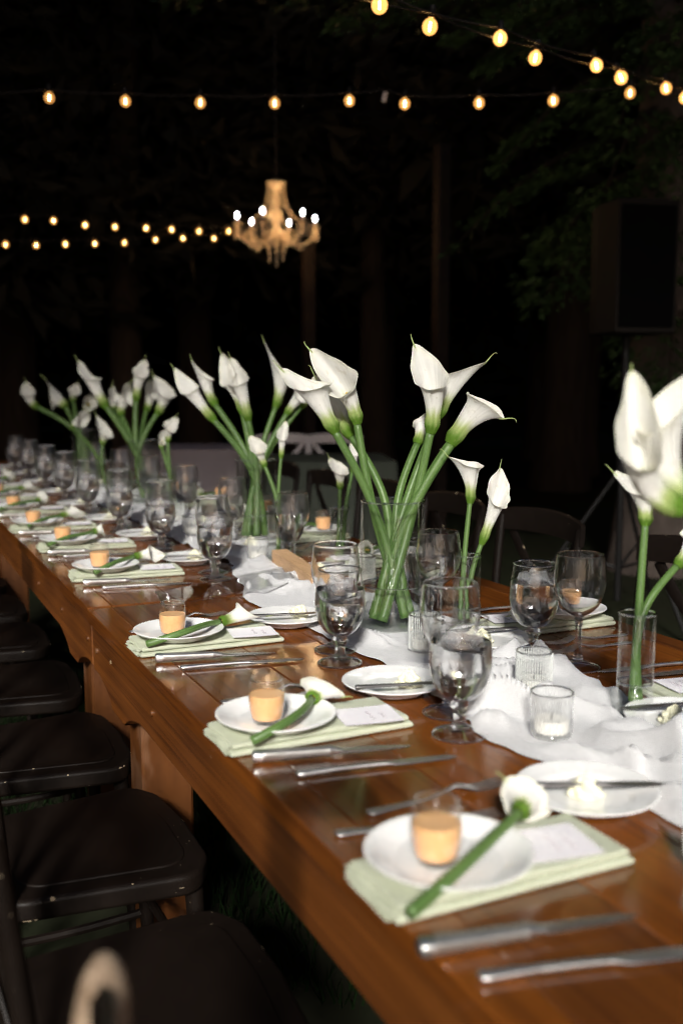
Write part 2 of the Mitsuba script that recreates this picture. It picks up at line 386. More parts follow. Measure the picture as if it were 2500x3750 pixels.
CHAIRS_L = [chair(x, y, d, l, 'dark chairs along the left side of the tables') for x, y, d, l in LCH]
for s in (-1, 1):  # added caps whose pale colour carries the flash light
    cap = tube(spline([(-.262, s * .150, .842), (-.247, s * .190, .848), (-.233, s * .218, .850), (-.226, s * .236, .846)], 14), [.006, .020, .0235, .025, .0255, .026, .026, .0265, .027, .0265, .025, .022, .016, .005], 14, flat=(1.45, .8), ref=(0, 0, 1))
    part(CHAIRS_L[0], 'flash_lit_rail_end', ply(cap, 'm_flash_lit_rail', smooth=True), M(tr(.345, .47, 0), rz(3), T().scale([.86, 1, 1])), 'added pale cap on the rail end, coloured like flash light on dark wood')
for i, y in enumerate((2.87, 3.42, 3.92, 4.47)):
    chair(.322, y, rng.uniform(-3, 3), f'dark chair on the left side, {ORD[i + 4]} from the front', 'dark chairs along the left side of the tables')
for i, (x, y, d) in enumerate([(1.66, 1.33, 178), (1.655, 1.88, 181), (1.65, 2.55, 180), (1.66, 3.08, 178), (1.67, 3.62, 181), (1.66, 4.15, 179), (1.66, 4.7, 182)]):
    chair(x, y, d, ['dark chair on the right side, partly behind the small vase at the right edge', 'dark chair on the right side behind the tall wine glass', 'dark chair with its top rail lit behind the right-hand glasses',
                    'dark chair on the right side behind the largest vase', 'dark chair on the right side, fifth from the front', 'dark chair on the right side, sixth from the front', 'dark chair on the right side, seventh from the front'][i], 'dark chairs along the right side of the tables')

# ------------------------------------------------------------------ things on the table
def solid_of(profile, n=40): return lathe(smooth_profile(profile, 4), n)
# water goblet: bowl 9.1 cm wide, 17.5 cm tall, short knopped stem
GB = [(.006, .0535), (.020, .0560), (.032, .066), (.0415, .085), (.0455, .108), (.0445, .132), (.0400, .160), (.0385, .1735)]
def bowl_wall(outer, wall=.0013, base=.0):
    o = smooth_profile(outer, 5)
    return o
def goblet_shapes():
    S = {}
    o = smooth_profile(GB, 6)
    S['bowl'] = ply(lathe(o, 48), 'm_glass', smooth=True)
    rim = smooth_profile([(.0374, .1725), (.0377, .1742), (.0386, .1748), (.0394, .1742), (.0393, .1725), (.0386, .1720), (.0374, .1725)], 2)
    S['rim'] = ply(lathe(rim, 48), 'm_solid_glass', smooth=True)
    lev = .139
    w = o[o[:, 1] < lev]; w = np.vstack([[0, w[0, 1] + .0008], np.c_[w[:, 0] - .0009, w[:, 1] + .0004], [[np.interp(lev, o[:, 1], o[:, 0]) - .0009, lev]], [[.025, lev]], [[.012, lev]], [0, lev]])
    w[1:, 0] = np.maximum(w[1:, 0], 0)
    wm = lathe(w, 48)
    v = wm.vertices.copy(); top = v[:, 2] > lev - .0002
    r = np.hypot(v[:, 0], v[:, 1])
    v[top & (r < .034), 2] += (meshkit.noise(v[top & (r < .034)] * 90, 3) - .5) * .009
    wm.vertices = v
    S['water'] = ply(wm, 'm_water', smooth=40)
    # floating ice, as clear lumps just under the rim
    ice = []
    for k, (x, y, z, s) in enumerate([(.013, .012, .1455, .024), (-.015, .007, .1450, .023), (.002, -.017, .1460, .022), (.001, .001, .157, .016)]):
        b = rbox(s, s * .9, s * .75, .003, 1); b.apply_transform(trimesh.transformations.euler_matrix(.5 + k, .8 * k + .3, .7 * k)); b.apply_translation([x, y, z]); ice.append(b)
    S['ice_cube'] = [ply(b, 'm_ice', smooth=20) for b in ice]
    stem = [(0, 0), (.034, 0), (.0405, .0015), (.0405, .0028), (.032, .0060), (.0215, .0085), (.0215, .0105), (.0165, .0125), (.0105, .017), (.0090, .025), (.0098, .033), (.0135, .040), (.0150, .0445), (.0120, .0495), (.0085, .0525), (0, .0530)]
    sp = smooth_profile(stem, 3); k = int(np.argmin(np.abs(sp[:, 1] - .0125) + (sp[:, 0] > .02)))
    S['foot'] = ply(lathe(np.vstack([sp[:k + 1]]), 44), 'm_glass', smooth=True)
    S['foot_rim'] = ply(lathe(smooth_profile([((.0402) - .0030, .0012), ((.0402) - .0010, .0034), ((.0402) + .0008, .0022), ((.0402) - .0006, .0006), ((.0402) - .0030, .0012)], 2), 48), 'm_solid_glass', smooth=True)
    S['stem'] = ply(lathe(np.vstack([[0, sp[k, 1] - .001], [sp[k, 0] * .9, sp[k, 1] - .001], sp[k + 1:]]), 36), 'm_solid_glass', smooth=True)
    return S
WB = [(.0095, .0955), (.022, .103), (.0345, .117), (.0435, .138), (.0465, .158), (.0445, .180), (.0415, .2055)]
def wine_shapes():
    S = {}
    o = smooth_profile(WB, 6)
    nrm = np.gradient(o, axis=0); nrm = np.c_[-nrm[:, 1], nrm[:, 0]]; nrm /= np.linalg.norm(nrm, axis=1, keepdims=True)
    thick = np.interp(o[:, 1], [.095, .12, .20], [.0022, .0013, .0011])
    inn = o + nrm * thick[:, None]
    inn = inn[inn[:, 0] > .004]
    pr = np.vstack([[0, .0950], o, [[.0409, .2062]], inn[::-1], [[0, inn[0, 1] + .0008]]])
    S['bowl'] = ply(lathe(pr, 52), 'm_solid_glass', smooth=50)
    stem = [(0, 0), (.034, 0), (.0400, .0012), (.0400, .0024), (.030, .0056), (.0200, .0095), (.0190, .0115), (.0120, .0155), (.0075, .026), (.0058, .050), (.0060, .075), (.0080, .090), (.0092, .0946), (0, .0948)]
    sp = smooth_profile(stem, 3); k = int(np.argmin(np.abs(sp[:, 1] - .0155) + (sp[:, 0] > .02)))
    S['foot'] = ply(lathe(np.vstack([sp[:k + 1]]), 44), 'm_glass', smooth=True)
    S['foot_rim'] = ply(lathe(smooth_profile([((.0402) - .0030, .0012), ((.0402) - .0010, .0034), ((.0402) + .0008, .0022), ((.0402) - .0006, .0006), ((.0402) - .0030, .0012)], 2), 48), 'm_solid_glass', smooth=True)
    S['stem'] = ply(lathe(np.vstack([[0, sp[k, 1] - .001], [sp[k, 0] * .9, sp[k, 1] - .001], sp[k + 1:]]), 32), 'm_solid_glass', smooth=True)
    return S
GOB, WINE = goblet_shapes(), wine_shapes()
def multi(name, S, m, label, category, group=None):
    t = thing(name, label, category, group)
    for k, v in S.items():
        for s in (v if isinstance(v, list) else [v]): part(t, k, s, m)
    return t
# plates
PLATE = ply(lathe(smooth_profile([(0, .0015), (.048, .0015), (.052, 0), (.056, .0006), (.064, .0050), (.079, .0118), (.0880, .0165), (.0892, .0180), (.0878, .0190), (.079, .0158), (.064, .0085), (.056, .0058), (.030, .0048), (0, .0045)], 4), 72), 'm_ceramic', smooth=40)
BREAD = ply(lathe(smooth_profile([(0, .002), (.044, .002), (.048, 0), (.051, .0008), (.053, .0070), (.060, .0105), (.077, .0145), (.0870, .0182), (.0882, .0197), (.0862, .0209), (.073, .0176), (.0585, .0140), (.050, .0098), (.026, .0088), (0, .0085)], 4), 72), 'm_ceramic', smooth=40)
# soup glass
SG = [(.0185, .0006), (.0215, .006), (.0252, .020), (.0268, .036), (.0258, .052), (.0232, .067)]
so = smooth_profile(SG, 5)
sel = so[(so[:, 1] > .0075) & (so[:, 1] < .043)]
SOUPP = np.vstack([[0, .006], [.017, .006], np.c_[sel[:, 0] - .0012, sel[:, 1]], [[.0250, .0440], [.018, .0432], [0, .0430]]])
SOUPGLASS = {'glass': ply(lathe(np.vstack([[0, .0004], so]), 40), 'm_glass', smooth=50),
             'rim': ply(lathe(smooth_profile([(.0224, .0666), (.0228, .0678), (.0236, .0676), (.0236, .0664), (.0230, .0660), (.0224, .0666)], 2), 40), 'm_solid_glass', smooth=True),
             'soup': ply(lathe(SOUPP, 40), 'm_soup', smooth=40),
             'base': ply(lathe([(0, .0006), (.0175, .0006), (.0190, .0026), (.0178, .0050), (0, .0052)], 36), 'm_solid_glass', smooth=40)}
# folded napkin
def slab(x0, x1, y0, y1, z0, z1, seed, sag=.0, nx=44, ny=18):
    """A folded layer of cloth: rounded on its long sides, soft and a little uneven."""
    r = (z1 - z0) / 2; zc = (z0 + z1) / 2
    ys = np.linspace(y0 + r, y1 - r, ny)
    ring = [(y, zc + r) for y in ys] + [(y1 - r + r * math.sin(a), zc + r * math.cos(a)) for a in np.linspace(0, PI, 7)[1:-1]] + [(y, zc - r) for y in ys[::-1]] + [(y0 + r - r * math.sin(a), zc - r * math.cos(a)) for a in np.linspace(0, PI, 7)[1:-1]]
    ring = np.array(ring); k = len(ring)
    xs = np.r_[x0, x0 + .0015, np.linspace(x0 + .006, x1 - .006, nx), x1 - .0015, x1]
    sc = np.r_[.55, .9, np.ones(nx), .9, .55]
    v = []
    for x, s in zip(xs, sc):
        for y, z in ring: v.append((x, y, zc + (z - zc) * s))
    v = np.array(v)
    n1 = meshkit.fbm(v * [22, 16, 0] + [seed, 0, 0], 3, seed) - .5
    n2 = meshkit.noise(v * [9, 40, 0] + [0, seed, 0], seed + 3) - .5
    up = np.clip((v[:, 2] - z0) / (z1 - z0), 0, 1)
    v[:, 2] += (n1 * .0040 + n2 * .0008) * up
    v[:, 1] += (meshkit.noise(v * [14, 3, 60] + [seed, 1, 0], seed + 9) - .5) * .0014
    f = grid_faces(len(xs), k, True)
    e0 = np.array([[0, i + 1, i] for i in range(1, k - 1)]); e1 = e0[:, [0, 2, 1]] + (len(xs) - 1) * k
    m = tm(v, np.vstack([f, e0, e1])); m.fix_normals(); return m
def hem(seed, x0, y0, y1, zs):
    """The loose layered edges at the open end of the fold."""
    ms = []
    r = np.random.default_rng(seed)
    for j, z in enumerate(zs):
        u = np.linspace(0, 1, 8); w = np.linspace(y0 + r.uniform(0, .006), y1 - r.uniform(0, .012), 26)
        U, W = np.meshgrid(u, w, indexing='ij')
        ext = .006 + .004 * meshkit.noise(np.stack([W * 18, W * 0 + j * 3.1, W * 0], -1), seed)
        X = x0 + .012 - U * (.012 + ext)
        Z = z + U * (-.002 + .004 * (meshkit.noise(np.stack([W * 26, U * 2, W * 0 + j], -1), seed + 1) - .4)) * (1 + j * .5)
        Z = np.maximum(Z, .0012)
        v = np.stack([X, W, Z], -1).reshape(-1, 3)
        ms.append(tm(v, grid_faces(8, 26)))
    return cat(*ms)
NAPS = []
for s in range(3):
    NAPS.append({'lower_fold': ply(slab(-.090, .203, -.054, .062, .0008, .0098, s + 1), 'm_napkin', smooth=60),
                 'upper_fold': ply(slab(-.086, .199 - .002 * s, -.050, .059, .0104, .0190, s + 11), 'm_napkin', smooth=60),
                 'hem': ply(hem(s + 5, -.086, -.047, .056, (.003, .008, .0125, .0165)), 'm_napkin', smooth=True)})
NTOP = .0215
def card_mesh():
    u = np.linspace(-.046, .046, 12); w = np.linspace(-.039, .039, 6)
    U, W = np.meshgrid(u, w, indexing='ij')
    Z = .0012 * (U / .055) ** 2
    top = np.stack([U, W, Z + .0005], -1).reshape(-1, 3); bot = np.stack([U, W, Z], -1).reshape(-1, 3)
    f = grid_faces(12, 6)
    return tm(np.vstack([top, bot]), np.vstack([f, f[:, ::-1] + 72]))
CARD = ply(card_mesh(), 'm_card', smooth=30)
# faint handwriting on the card, illegible in the photograph: two short strokes of loops
def scrawl(seed):
    ms = []
    for k in range(2):
        u = np.linspace(0, 1, 46); L = .040 - .012 * k
        x = .004 + k * .018 + .0035 * np.sin(u * 34 + seed) * (.6 + .4 * np.sin(u * 9 + seed)); y = -.020 + u * L + .0016 * np.cos(u * 34 + seed)
        z = .0012 * (x / .055) ** 2 + .0009
        ms.append(tube(np.c_[x, y, z], .00028, 4))
    return cat(*ms)
SCRAWL = [ply(scrawl(s), 'm_ink') for s in range(2)]
# cutlery, lying along +x on the table (z = 0), handle end at x = 0
def bar(xs, half, zc, th, n=10):
    """A tapered bar: half widths along y, thickness th, centre height zc."""
    a = np.arange(n) / n * 2 * PI + PI / n
    v = []
    for x, h, z, t in zip(xs, half, zc, th):
        c, s = np.cos(a), np.sin(a)
        v.append(np.c_[np.full(n, x), h * np.sign(c) * np.abs(c) ** .7, z + t / 2 * np.sign(s) * np.abs(s) ** .7])
    k = n; v = np.vstack(v); m = len(xs)
    f = grid_faces(m, n, True)
    e0 = np.array([[0, i + 1, i] for i in range(1, k - 1)]); e1 = e0[:, [0, 2, 1]] + (m - 1) * k
    o = tm(v, np.vstack([f, e0, e1])); o.fix_normals(); return o
STEAK = {'handle': ply(bar([.013, .02, .06, .098, .108], [.0092, .0098, .0088, .0078, .0082], [.0085] * 5, [.0155, .016, .0145, .013, .0135]), 'm_knife_handle', smooth=50),
         'pommel': ply(bar([0, .003, .0135], [.0080, .0100, .0096], [.0085] * 3, [.012, .0168, .016]), 'm_steel', smooth=50),
         'bolster': ply(bar([.1078, .116, .126], [.0084, .0070, .0062], [.0085, .008, .0075], [.0138, .010, .005]), 'm_steel', smooth=50),
         'blade': ply(bar([.125, .15, .19, .215, .228], [.0085, .0092, .0078, .0045, .0006], [.0070, .0066, .006, .0056, .0052], [.0028, .0022, .0017, .0012, .0006]), 'm_steel', smooth=50)}
DINNER = ply(bar([0, .003, .012, .05, .10, .125, .14, .18, .215, .232], [.0050, .0078, .0074, .0045, .0042, .0050, .0088, .0095, .0080, .0010], [.005, .005, .005, .0056, .0058, .0055, .0048, .0045, .0042, .004], [.004, .0075, .0076, .0066, .0062, .0056, .0026, .002, .0017, .0008]), 'm_steel', smooth=50)
BUTTERK = ply(bar([0, .003, .012, .05, .085, .095, .12, .150, .162], [.0040, .0062, .0058, .0038, .0042, .0075, .0086, .0070, .0008], [.0045] * 9, [.004, .0066, .0064, .0054, .005, .0026, .0018, .0014, .0008]), 'm_dark_steel', smooth=50)
def fork():
    z = lambda x: .0035 + .010 * np.exp(-((x - .128) / .022) ** 2) + .004 * max(0, (x - .165) / .04)
    xs = [0, .003, .012, .04, .08, .11, .125, .135, .145, .158]
    ms = [bar(xs, [.0045, .0082, .0085, .0058, .0036, .0032, .0036, .0085, .0118, .0125], [z(x) for x in xs], [.002, .0034, .0036, .0034, .0036, .0038, .0036, .0026, .0022, .002])]
    for y in (-.0105, -.0035, .0035, .0105):
        tx = [.155, .17, .19, .204]
        m = bar(tx, [.0020, .0018, .0016, .0007], [z(x) for x in tx], [.002, .0018, .0016, .001], 6); m.apply_translation([0, y, 0]); ms.append(m)
    return cat(*ms)
FORK = ply(fork(), 'm_steel', smooth=50)
# butter rosette: a ridged swirl
def rosette():
    n, k = 70, 60
    u = np.linspace(0, 1, k); a = np.linspace(0, 2 * PI, n, endpoint=False)
    U, A = np.meshgrid(u, a, indexing='ij')
    r = .0205 * (1 - U ** 1.7 * .96) * (1 + .12 * np.sin(7 * A + 9 * U)) * (1 + .10 * np.sin(U * 19))
    Z = .028 * U ** .92 + .0012 * np.sin(7 * A + 9 * U)
    v = np.stack([r * np.cos(A), r * np.sin(A), Z + .001], -1).reshape(-1, 3)
    f = grid_faces(k, n, True); m = tm(v, f)
    v = np.vstack([m.vertices, [[0, 0, .0285], [0, 0, .0005]]]); c = (k - 1) * n
    i = np.arange(n); j = (i + 1) % n
    return tm(v, np.vstack([f, np.stack([c + i, c + j, np.full(n, k * n)], 1), np.stack([j, i, np.full(n, k * n + 1)], 1)]))
BUTTER = ply(rosette(), 'm_butter', smooth=True)

# calla flowers
def spathe(B, Mo, Tp, R, rs, d0, ruff=.06, ph=0.0, nt=26, na=52, tip=1.0):
    B, Mo, Tp = (np.array(a, float) for a in (B, Mo, Tp)); L = np.linalg.norm(Mo - B)
    d0 = np.array(d0, float); d0 /= np.linalg.norm(d0)
    ctl = B + d0 * L * .5
    t = np.linspace(0, 1, nt)
    C = (1 - t)[:, None] ** 2 * B + 2 * (t * (1 - t))[:, None] * ctl + t[:, None] ** 2 * Mo
    tg, X, Y = frames(C[::-1], Tp - Mo)
    tg, X = -tg[::-1], X[::-1]; Y = np.cross(tg, X)
    fm = PI * 1.12
    A = np.linspace(-fm, fm, na)
    g = np.where(np.abs(A) < PI, (1 + np.cos(A)) / 2, 0)
    v = np.zeros((nt, na, 3)); uv = np.zeros((nt, na, 2))
    rim_r = None
    for i, q in enumerate(t):
        h = 1.12 * q
        r = rs * 1.12 + (R - rs) * (.50 * q ** .80 + .50 * q ** 3.2) + .12 * R * math.exp(-((q - .16) / .11) ** 2)
        roll = max(0, (q - .78) / .22) ** 2
        sc = .80 + .20 * g                                     # the front lip sits lower than the back
        qq = q * sc
        f = qq * (nt - 1); i0 = np.minimum(f.astype(int), nt - 2); w = f - i0
        c = C[i0] * (1 - w)[:, None] + C[i0 + 1] * w[:, None]
        rr = r * (1 - .13 * A / fm) * (1 + ruff * np.sin(3 * A + ph) * q ** 4 + ruff * .7 * np.sin(7 * A + 2 * ph) * q ** 6)
        rr = rr + R * .24 * roll * (1 - .75 * g)
        c = c - tg[i][None] * (L * .075 * roll * (1 - g))[:, None]
        P = c + rr[:, None] * (np.cos(A)[:, None] * X[i] + np.sin(A)[:, None] * Y[i])
        v[i] = P; uv[i, :, 0] = (A + fm) / (2 * fm); uv[i, :, 1] = q
    back = v[-1, na // 2].copy()
    ext = Tp - back
    for i, q in enumerate(t):
        w = q ** 2.4 * (.26 * g ** 2 + .74 * g ** 6)
        v[i] += w[:, None] * ext
    m = tm(v.reshape(-1, 3), grid_faces(nt, na)); UV = uv.reshape(-1, 2)
    # the thin curled point
    e = (v[-1, na // 2] - v[-4, na // 2]); e /= np.linalg.norm(e) + 1e-9
    side = np.cross(e, tg[-1]); ln = .032 * tip * R / .033
    pts = [v[-1, na // 2] - e * ln * .35, v[-1, na // 2], v[-1, na // 2] + e * ln * .5 + tg[-1] * ln * .10, v[-1, na // 2] + e * ln * .95 - tg[-1] * ln * .05 + side * ln * .12, v[-1, na // 2] + e * ln * 1.15 - tg[-1] * ln * .28 + side * ln * .2]
    tt, tuv = tube(spline(pts, 14), np.linspace(.0024, .0005, 14) * R / .033, 7, want_uv=True)
    tuv = np.c_[tuv[:, 0], np.full(len(tuv), .33)]
    full = tm(np.vstack([m.vertices, tt.vertices]), np.vstack([m.faces, tt.faces + len(m.vertices)]))
    sp = tube(C[int(nt * .12):int(nt * .66)], np.linspace(.0052, .003, int(nt * .66) - int(nt * .12)) * R / .033, 8)
    return full, np.vstack([UV, tuv]), sp
def calla(name, path, B, Mo, Tp, R, rs, label, group, ruff=.06, ph=0., m=None, q=1.0, tip=1.0):
    """path: stem points from the cut end to the base of the flower."""
    t = thing(name, label, 'flower', group)
    ns = int(26 * q) + 6
    c = spline(list(path) + [B], ns)
    st, suv = tube(c, np.linspace(rs * 1.10, rs * .88, ns), int(10 * q) + 4, want_uv=True)
    part(t, 'stem', ply(st, 'm_stem', smooth=True, uv=suv), m)
    d0 = (c[-1] - c[-3])
    sh, uv, sp = spathe(B, Mo, Tp, R, rs * .88, d0, ruff, ph, int(20 * q) + 8, int(40 * q) + 12, tip)
    part(t, 'spathe', ply(sh, 'm_petal', smooth=True, uv=uv), m)
    part(t, 'spadix', ply(sp, 'm_spadix', smooth=True), m)
    return t

# flower data: vase, cut end, point at the vase rim, base of the flower, centre of its mouth, point of the petal, mouth radius, stem radius (metres)
FLOWERS = [
    ('v1', [1.028, 1.884, 0.782], [0.971, 1.94, 1.036], [0.899, 1.958, 1.177], [0.846, 1.986, 1.285], [0.813, 2.049, 1.31], 0.034, 0.0095),
    ('v1', [1.043, 1.914, 0.782], [0.979, 1.947, 1.028], [0.954, 1.967, 1.193], [0.899, 1.963, 1.296], [0.899, 2.093, 1.353], 0.031, 0.0095),
    ('v1', [0.988, 1.934, 0.782], [1.015, 1.954, 1.026], [0.973, 2.032, 1.162], [0.948, 2.092, 1.27], [0.91, 2.092, 1.297], 0.03, 0.0095),
    ('v1', [0.968, 1.874, 0.782], [1.06, 1.905, 1.021], [1.089, 1.891, 1.175], [1.079, 1.881, 1.309], [1.092, 1.971, 1.364], 0.031, 0.0105),
    ('v1', [0.963, 1.904, 0.782], [1.051, 1.93, 1.019], [1.135, 1.94, 1.205], [1.165, 1.941, 1.308], [1.223, 1.883, 1.327], 0.03, 0.0095),
    ('v1', [0.978, 1.929, 0.782], [1.06, 1.903, 1.025], [1.132, 1.879, 1.151], [1.201, 1.828, 1.257], [1.215, 1.803, 1.206], 0.031, 0.0125),
    ('v1', [1.048, 1.894, 0.782], [1.037, 1.94, 1.019], [1.097, 1.961, 1.148], [1.121, 1.979, 1.201], [1.128, 1.978, 1.212], 0.016, 0.009),
    ('s1', [1.121, 1.803, 0.782], [1.132, 1.819, 0.879], [1.152, 1.83, 1.028], [1.14, 1.827, 1.125], [1.098, 1.836, 1.131], 0.023, 0.0058),
    ('s1', [1.143, 1.803, 0.782], [1.147, 1.811, 0.877], [1.169, 1.81, 0.942], [1.202, 1.789, 1.065], [1.219, 1.82, 1.102], 0.022, 0.0058),
    ('s2', [1.227, 2.66, 0.782], [1.229, 2.652, 0.881], [1.236, 2.662, 0.976], [1.227, 2.654, 1.045], [1.205, 2.667, 1.067], 0.0211, 0.006),
    ('s2', [1.245, 2.66, 0.782], [1.249, 2.66, 0.879], [1.292, 2.698, 1.02], [1.3, 2.704, 1.09], [1.298, 2.718, 1.106], 0.0119, 0.006),
    ('s3', [1.082, 2.764, 0.782], [1.088, 2.781, 0.938], [1.062, 2.807, 1.036], [1.031, 2.798, 1.107], [1.021, 2.828, 1.125], 0.0198, 0.0065),
    ('s3', [1.086, 2.764, 0.782], [1.091, 2.78, 0.938], [1.105, 2.79, 1.061], [1.106, 2.779, 1.142], [1.13, 2.816, 1.169], 0.0145, 0.0055),
    ('v2', [1.187, 3.141, 0.782], [1.14, 3.162, 1.011], [1.034, 3.193, 1.159], [0.958, 3.244, 1.272], [0.929, 3.288, 1.329], 0.0264, 0.011),
    ('v2', [1.177, 3.171, 0.782], [1.156, 3.188, 1.008], [1.072, 3.293, 1.206], [1.04, 3.325, 1.326], [1.007, 3.345, 1.358], 0.0238, 0.011),
    ('v2', [1.157, 3.161, 0.782], [1.156, 3.17, 1.003], [1.136, 3.204, 1.18], [1.078, 3.229, 1.32], [1.092, 3.286, 1.378], 0.029, 0.011),
    ('v2', [1.147, 3.121, 0.782], [1.162, 3.154, 0.999], [1.137, 3.156, 1.159], [1.101, 3.172, 1.311], [1.114, 3.262, 1.363], 0.029, 0.011),
    ('v2', [1.127, 3.141, 0.782], [1.174, 3.179, 1.008], [1.252, 3.208, 1.199], [1.28, 3.214, 1.335], [1.229, 3.25, 1.42], 0.0264, 0.01),
    ('v2', [1.117, 3.151, 0.782], [1.18, 3.166, 1.009], [1.273, 3.162, 1.178], [1.325, 3.148, 1.247], [1.348, 3.173, 1.266], 0.0224, 0.01),
    ('v2', [1.127, 3.171, 0.782], [1.188, 3.176, 1.008], [1.332, 3.182, 1.2], [1.37, 3.173, 1.258], [1.387, 3.19, 1.28], 0.0198, 0.01),
    ('v3', [1.14, 4.4, 0.782], [1.073, 4.422, 0.978], [0.961, 4.464, 1.175], [0.894, 4.514, 1.314], [0.861, 4.561, 1.378], 0.0363, 0.014),
    ('v3', [1.12, 4.42, 0.782], [1.08, 4.433, 0.977], [1.089, 4.464, 1.202], [1.119, 4.47, 1.346], [1.138, 4.488, 1.384], 0.0297, 0.013),
    ('v3', [1.1, 4.4, 0.782], [1.087, 4.433, 0.977], [1.169, 4.419, 1.146], [1.198, 4.388, 1.265], [1.169, 4.464, 1.312], 0.0363, 0.013),
    ('v3', [1.13, 4.43, 0.782], [1.082, 4.435, 0.976], [1.041, 4.532, 1.135], [1.077, 4.531, 1.246], [1.084, 4.533, 1.284], 0.033, 0.012),
    ('v3', [1.11, 4.43, 0.782], [1.092, 4.444, 0.975], [1.151, 4.539, 1.154], [1.183, 4.539, 1.261], [1.176, 4.547, 1.295], 0.033, 0.012),
    ('v3', [1.12, 4.43, 0.782], [1.085, 4.438, 0.975], [1.022, 4.599, 1.154], [1.027, 4.609, 1.237], [1.021, 4.616, 1.268], 0.0297, 0.012),
    ('s4', [1.12, 3.95, 0.782], [1.096, 3.954, 0.907], [1.09, 3.964, 1.047], [1.102, 3.946, 1.123], [1.124, 3.961, 1.147], 0.0238, 0.008),
    ('s4', [1.126, 3.95, 0.782], [1.098, 3.959, 0.906], [1.081, 4.019, 1.02], [1.091, 4.0, 1.073], [1.111, 4.016, 1.098], 0.0198, 0.008),
    ('v4', [1.12, 5.6, 0.782], [1.055, 5.626, 0.999], [0.865, 5.75, 1.149], [0.817, 5.786, 1.243], [0.814, 5.816, 1.289], 0.033, 0.014),
    ('v4', [1.1, 5.6, 0.782], [1.053, 5.623, 1.0], [0.995, 5.634, 1.15], [0.922, 5.676, 1.206], [0.911, 5.773, 1.304], 0.0462, 0.014),
    ('v4', [1.08, 5.62, 0.782], [1.058, 5.631, 0.998], [1.05, 5.724, 1.181], [1.062, 5.728, 1.249], [1.077, 5.726, 1.28], 0.0297, 0.013),
    ('v4', [1.07, 5.6, 0.782], [1.059, 5.631, 0.998], [1.106, 5.692, 1.138], [1.135, 5.629, 1.182], [1.163, 5.675, 1.204], 0.033, 0.013),
    ('s5', [1.02, 4.75, 0.782], [0.998, 4.76, 0.869], [1.003, 4.776, 0.997], [1.017, 4.757, 1.07], [0.982, 4.804, 1.13], 0.0297, 0.009),
    ('s5', [1.02, 4.75, 0.782], [1.005, 4.769, 0.864], [0.925, 5.043, 1.061], [0.981, 5.025, 1.123], [0.996, 5.022, 1.144], 0.033, 0.009),
    ('s0', [1.078, 1.225, 0.782], [1.097, 1.24, 0.919], [1.113, 1.251, 1.056], [1.092, 1.249, 1.126], [1.06, 1.266, 1.141], 0.0224, 0.0066),
    ('s0', [1.09, 1.225, 0.782], [1.104, 1.235, 0.923], [1.169, 1.238, 0.988], [1.208, 1.228, 1.045], [1.229, 1.222, 1.072], 0.0224, 0.0066),
    ('v0', [1.0, 0.66, 0.782], [1.03, 0.67, 1.04], [0.817, 0.856, 1.143], [0.745, 0.848, 1.241], [0.786, 0.915, 1.294], .0205, 0.011),
    ('v0', [1.02, 0.68, 0.782], [1.03, 0.67, 1.04], [0.848, 0.854, 1.148], [0.799, 0.873, 1.278], [0.842, 0.866, 1.298], .020, 0.011),
]
STRANDS = {
    'A1': [[0.91, 5.329, 2.669], [1.246, 5.17, 2.652], [1.578, 5.014, 2.644], [1.907, 4.86, 2.642], [2.238, 4.708, 2.654]],
    'A2': [[2.432, 4.5, 2.612], [2.754, 4.351, 2.616], [3.077, 4.201, 2.627], [3.414, 4.05, 2.664]],
    'B1': [[1.729, 3.023, 2.427], [2.302, 3.25, 2.464], [2.862, 3.473, 2.517], [3.425, 3.696, 2.558]],
    'B2': [[1.486, 2.912, 2.416], [2.071, 3.139, 2.466], [2.657, 3.365, 2.51], [3.202, 3.575, 2.541]],
    'C1': [[1.078, 7.436, 2.391], [1.282, 7.507, 2.406], [1.517, 7.587, 2.402], [1.747, 7.666, 2.414], [2.003, 7.755, 2.433], [2.218, 7.829, 2.446], [2.462, 7.913, 2.459], [2.738, 8.01, 2.488]],
    'C2': [[0.95, 7.472, 2.22], [1.163, 7.539, 2.234], [1.376, 7.607, 2.262], [1.601, 7.678, 2.286], [1.835, 7.753, 2.315], [2.093, 7.836, 2.362], [2.331, 7.913, 2.395], [2.61, 8.001, 2.422], [2.834, 8.074, 2.468]],
}

# ------------------------------------------------------------------ runner of white gauze down the middle
STANDS = []          # (x, y, r): where vases and candles stand, so that the cloth lies flat there
VASES = dict(v0=(1.0, .66), v1=(1.008, 1.904), v2=(1.157, 3.141), v3=(1.10, 4.4), v4=(1.08, 5.6))
SMALL = dict(s0=(1.082, 1.225), s1=(1.131, 1.803), s2=(1.235, 2.66), s3=(1.082, 2.764), s4=(1.12, 3.95), s5=(1.02, 4.75))
VOTIVES = [(.896, 1.19, 0), (.965, 1.690, 1), (.997, 1.375, 1), (1.029, 2.788, 0), (1.0, 3.36, 0), (1.05, 3.72, 1), (.95, 4.12, 0), (1.0, 5.0, 1), (1.16, 2.35, 1), (.98, 5.35, 0), (1.02, .95, 0)]
for x, y in VASES.values(): STANDS.append((x, y, .085))
for x, y in SMALL.values(): STANDS.append((x, y, .04))
for x, y, k in VOTIVES: STANDS.append((x, y, .042))
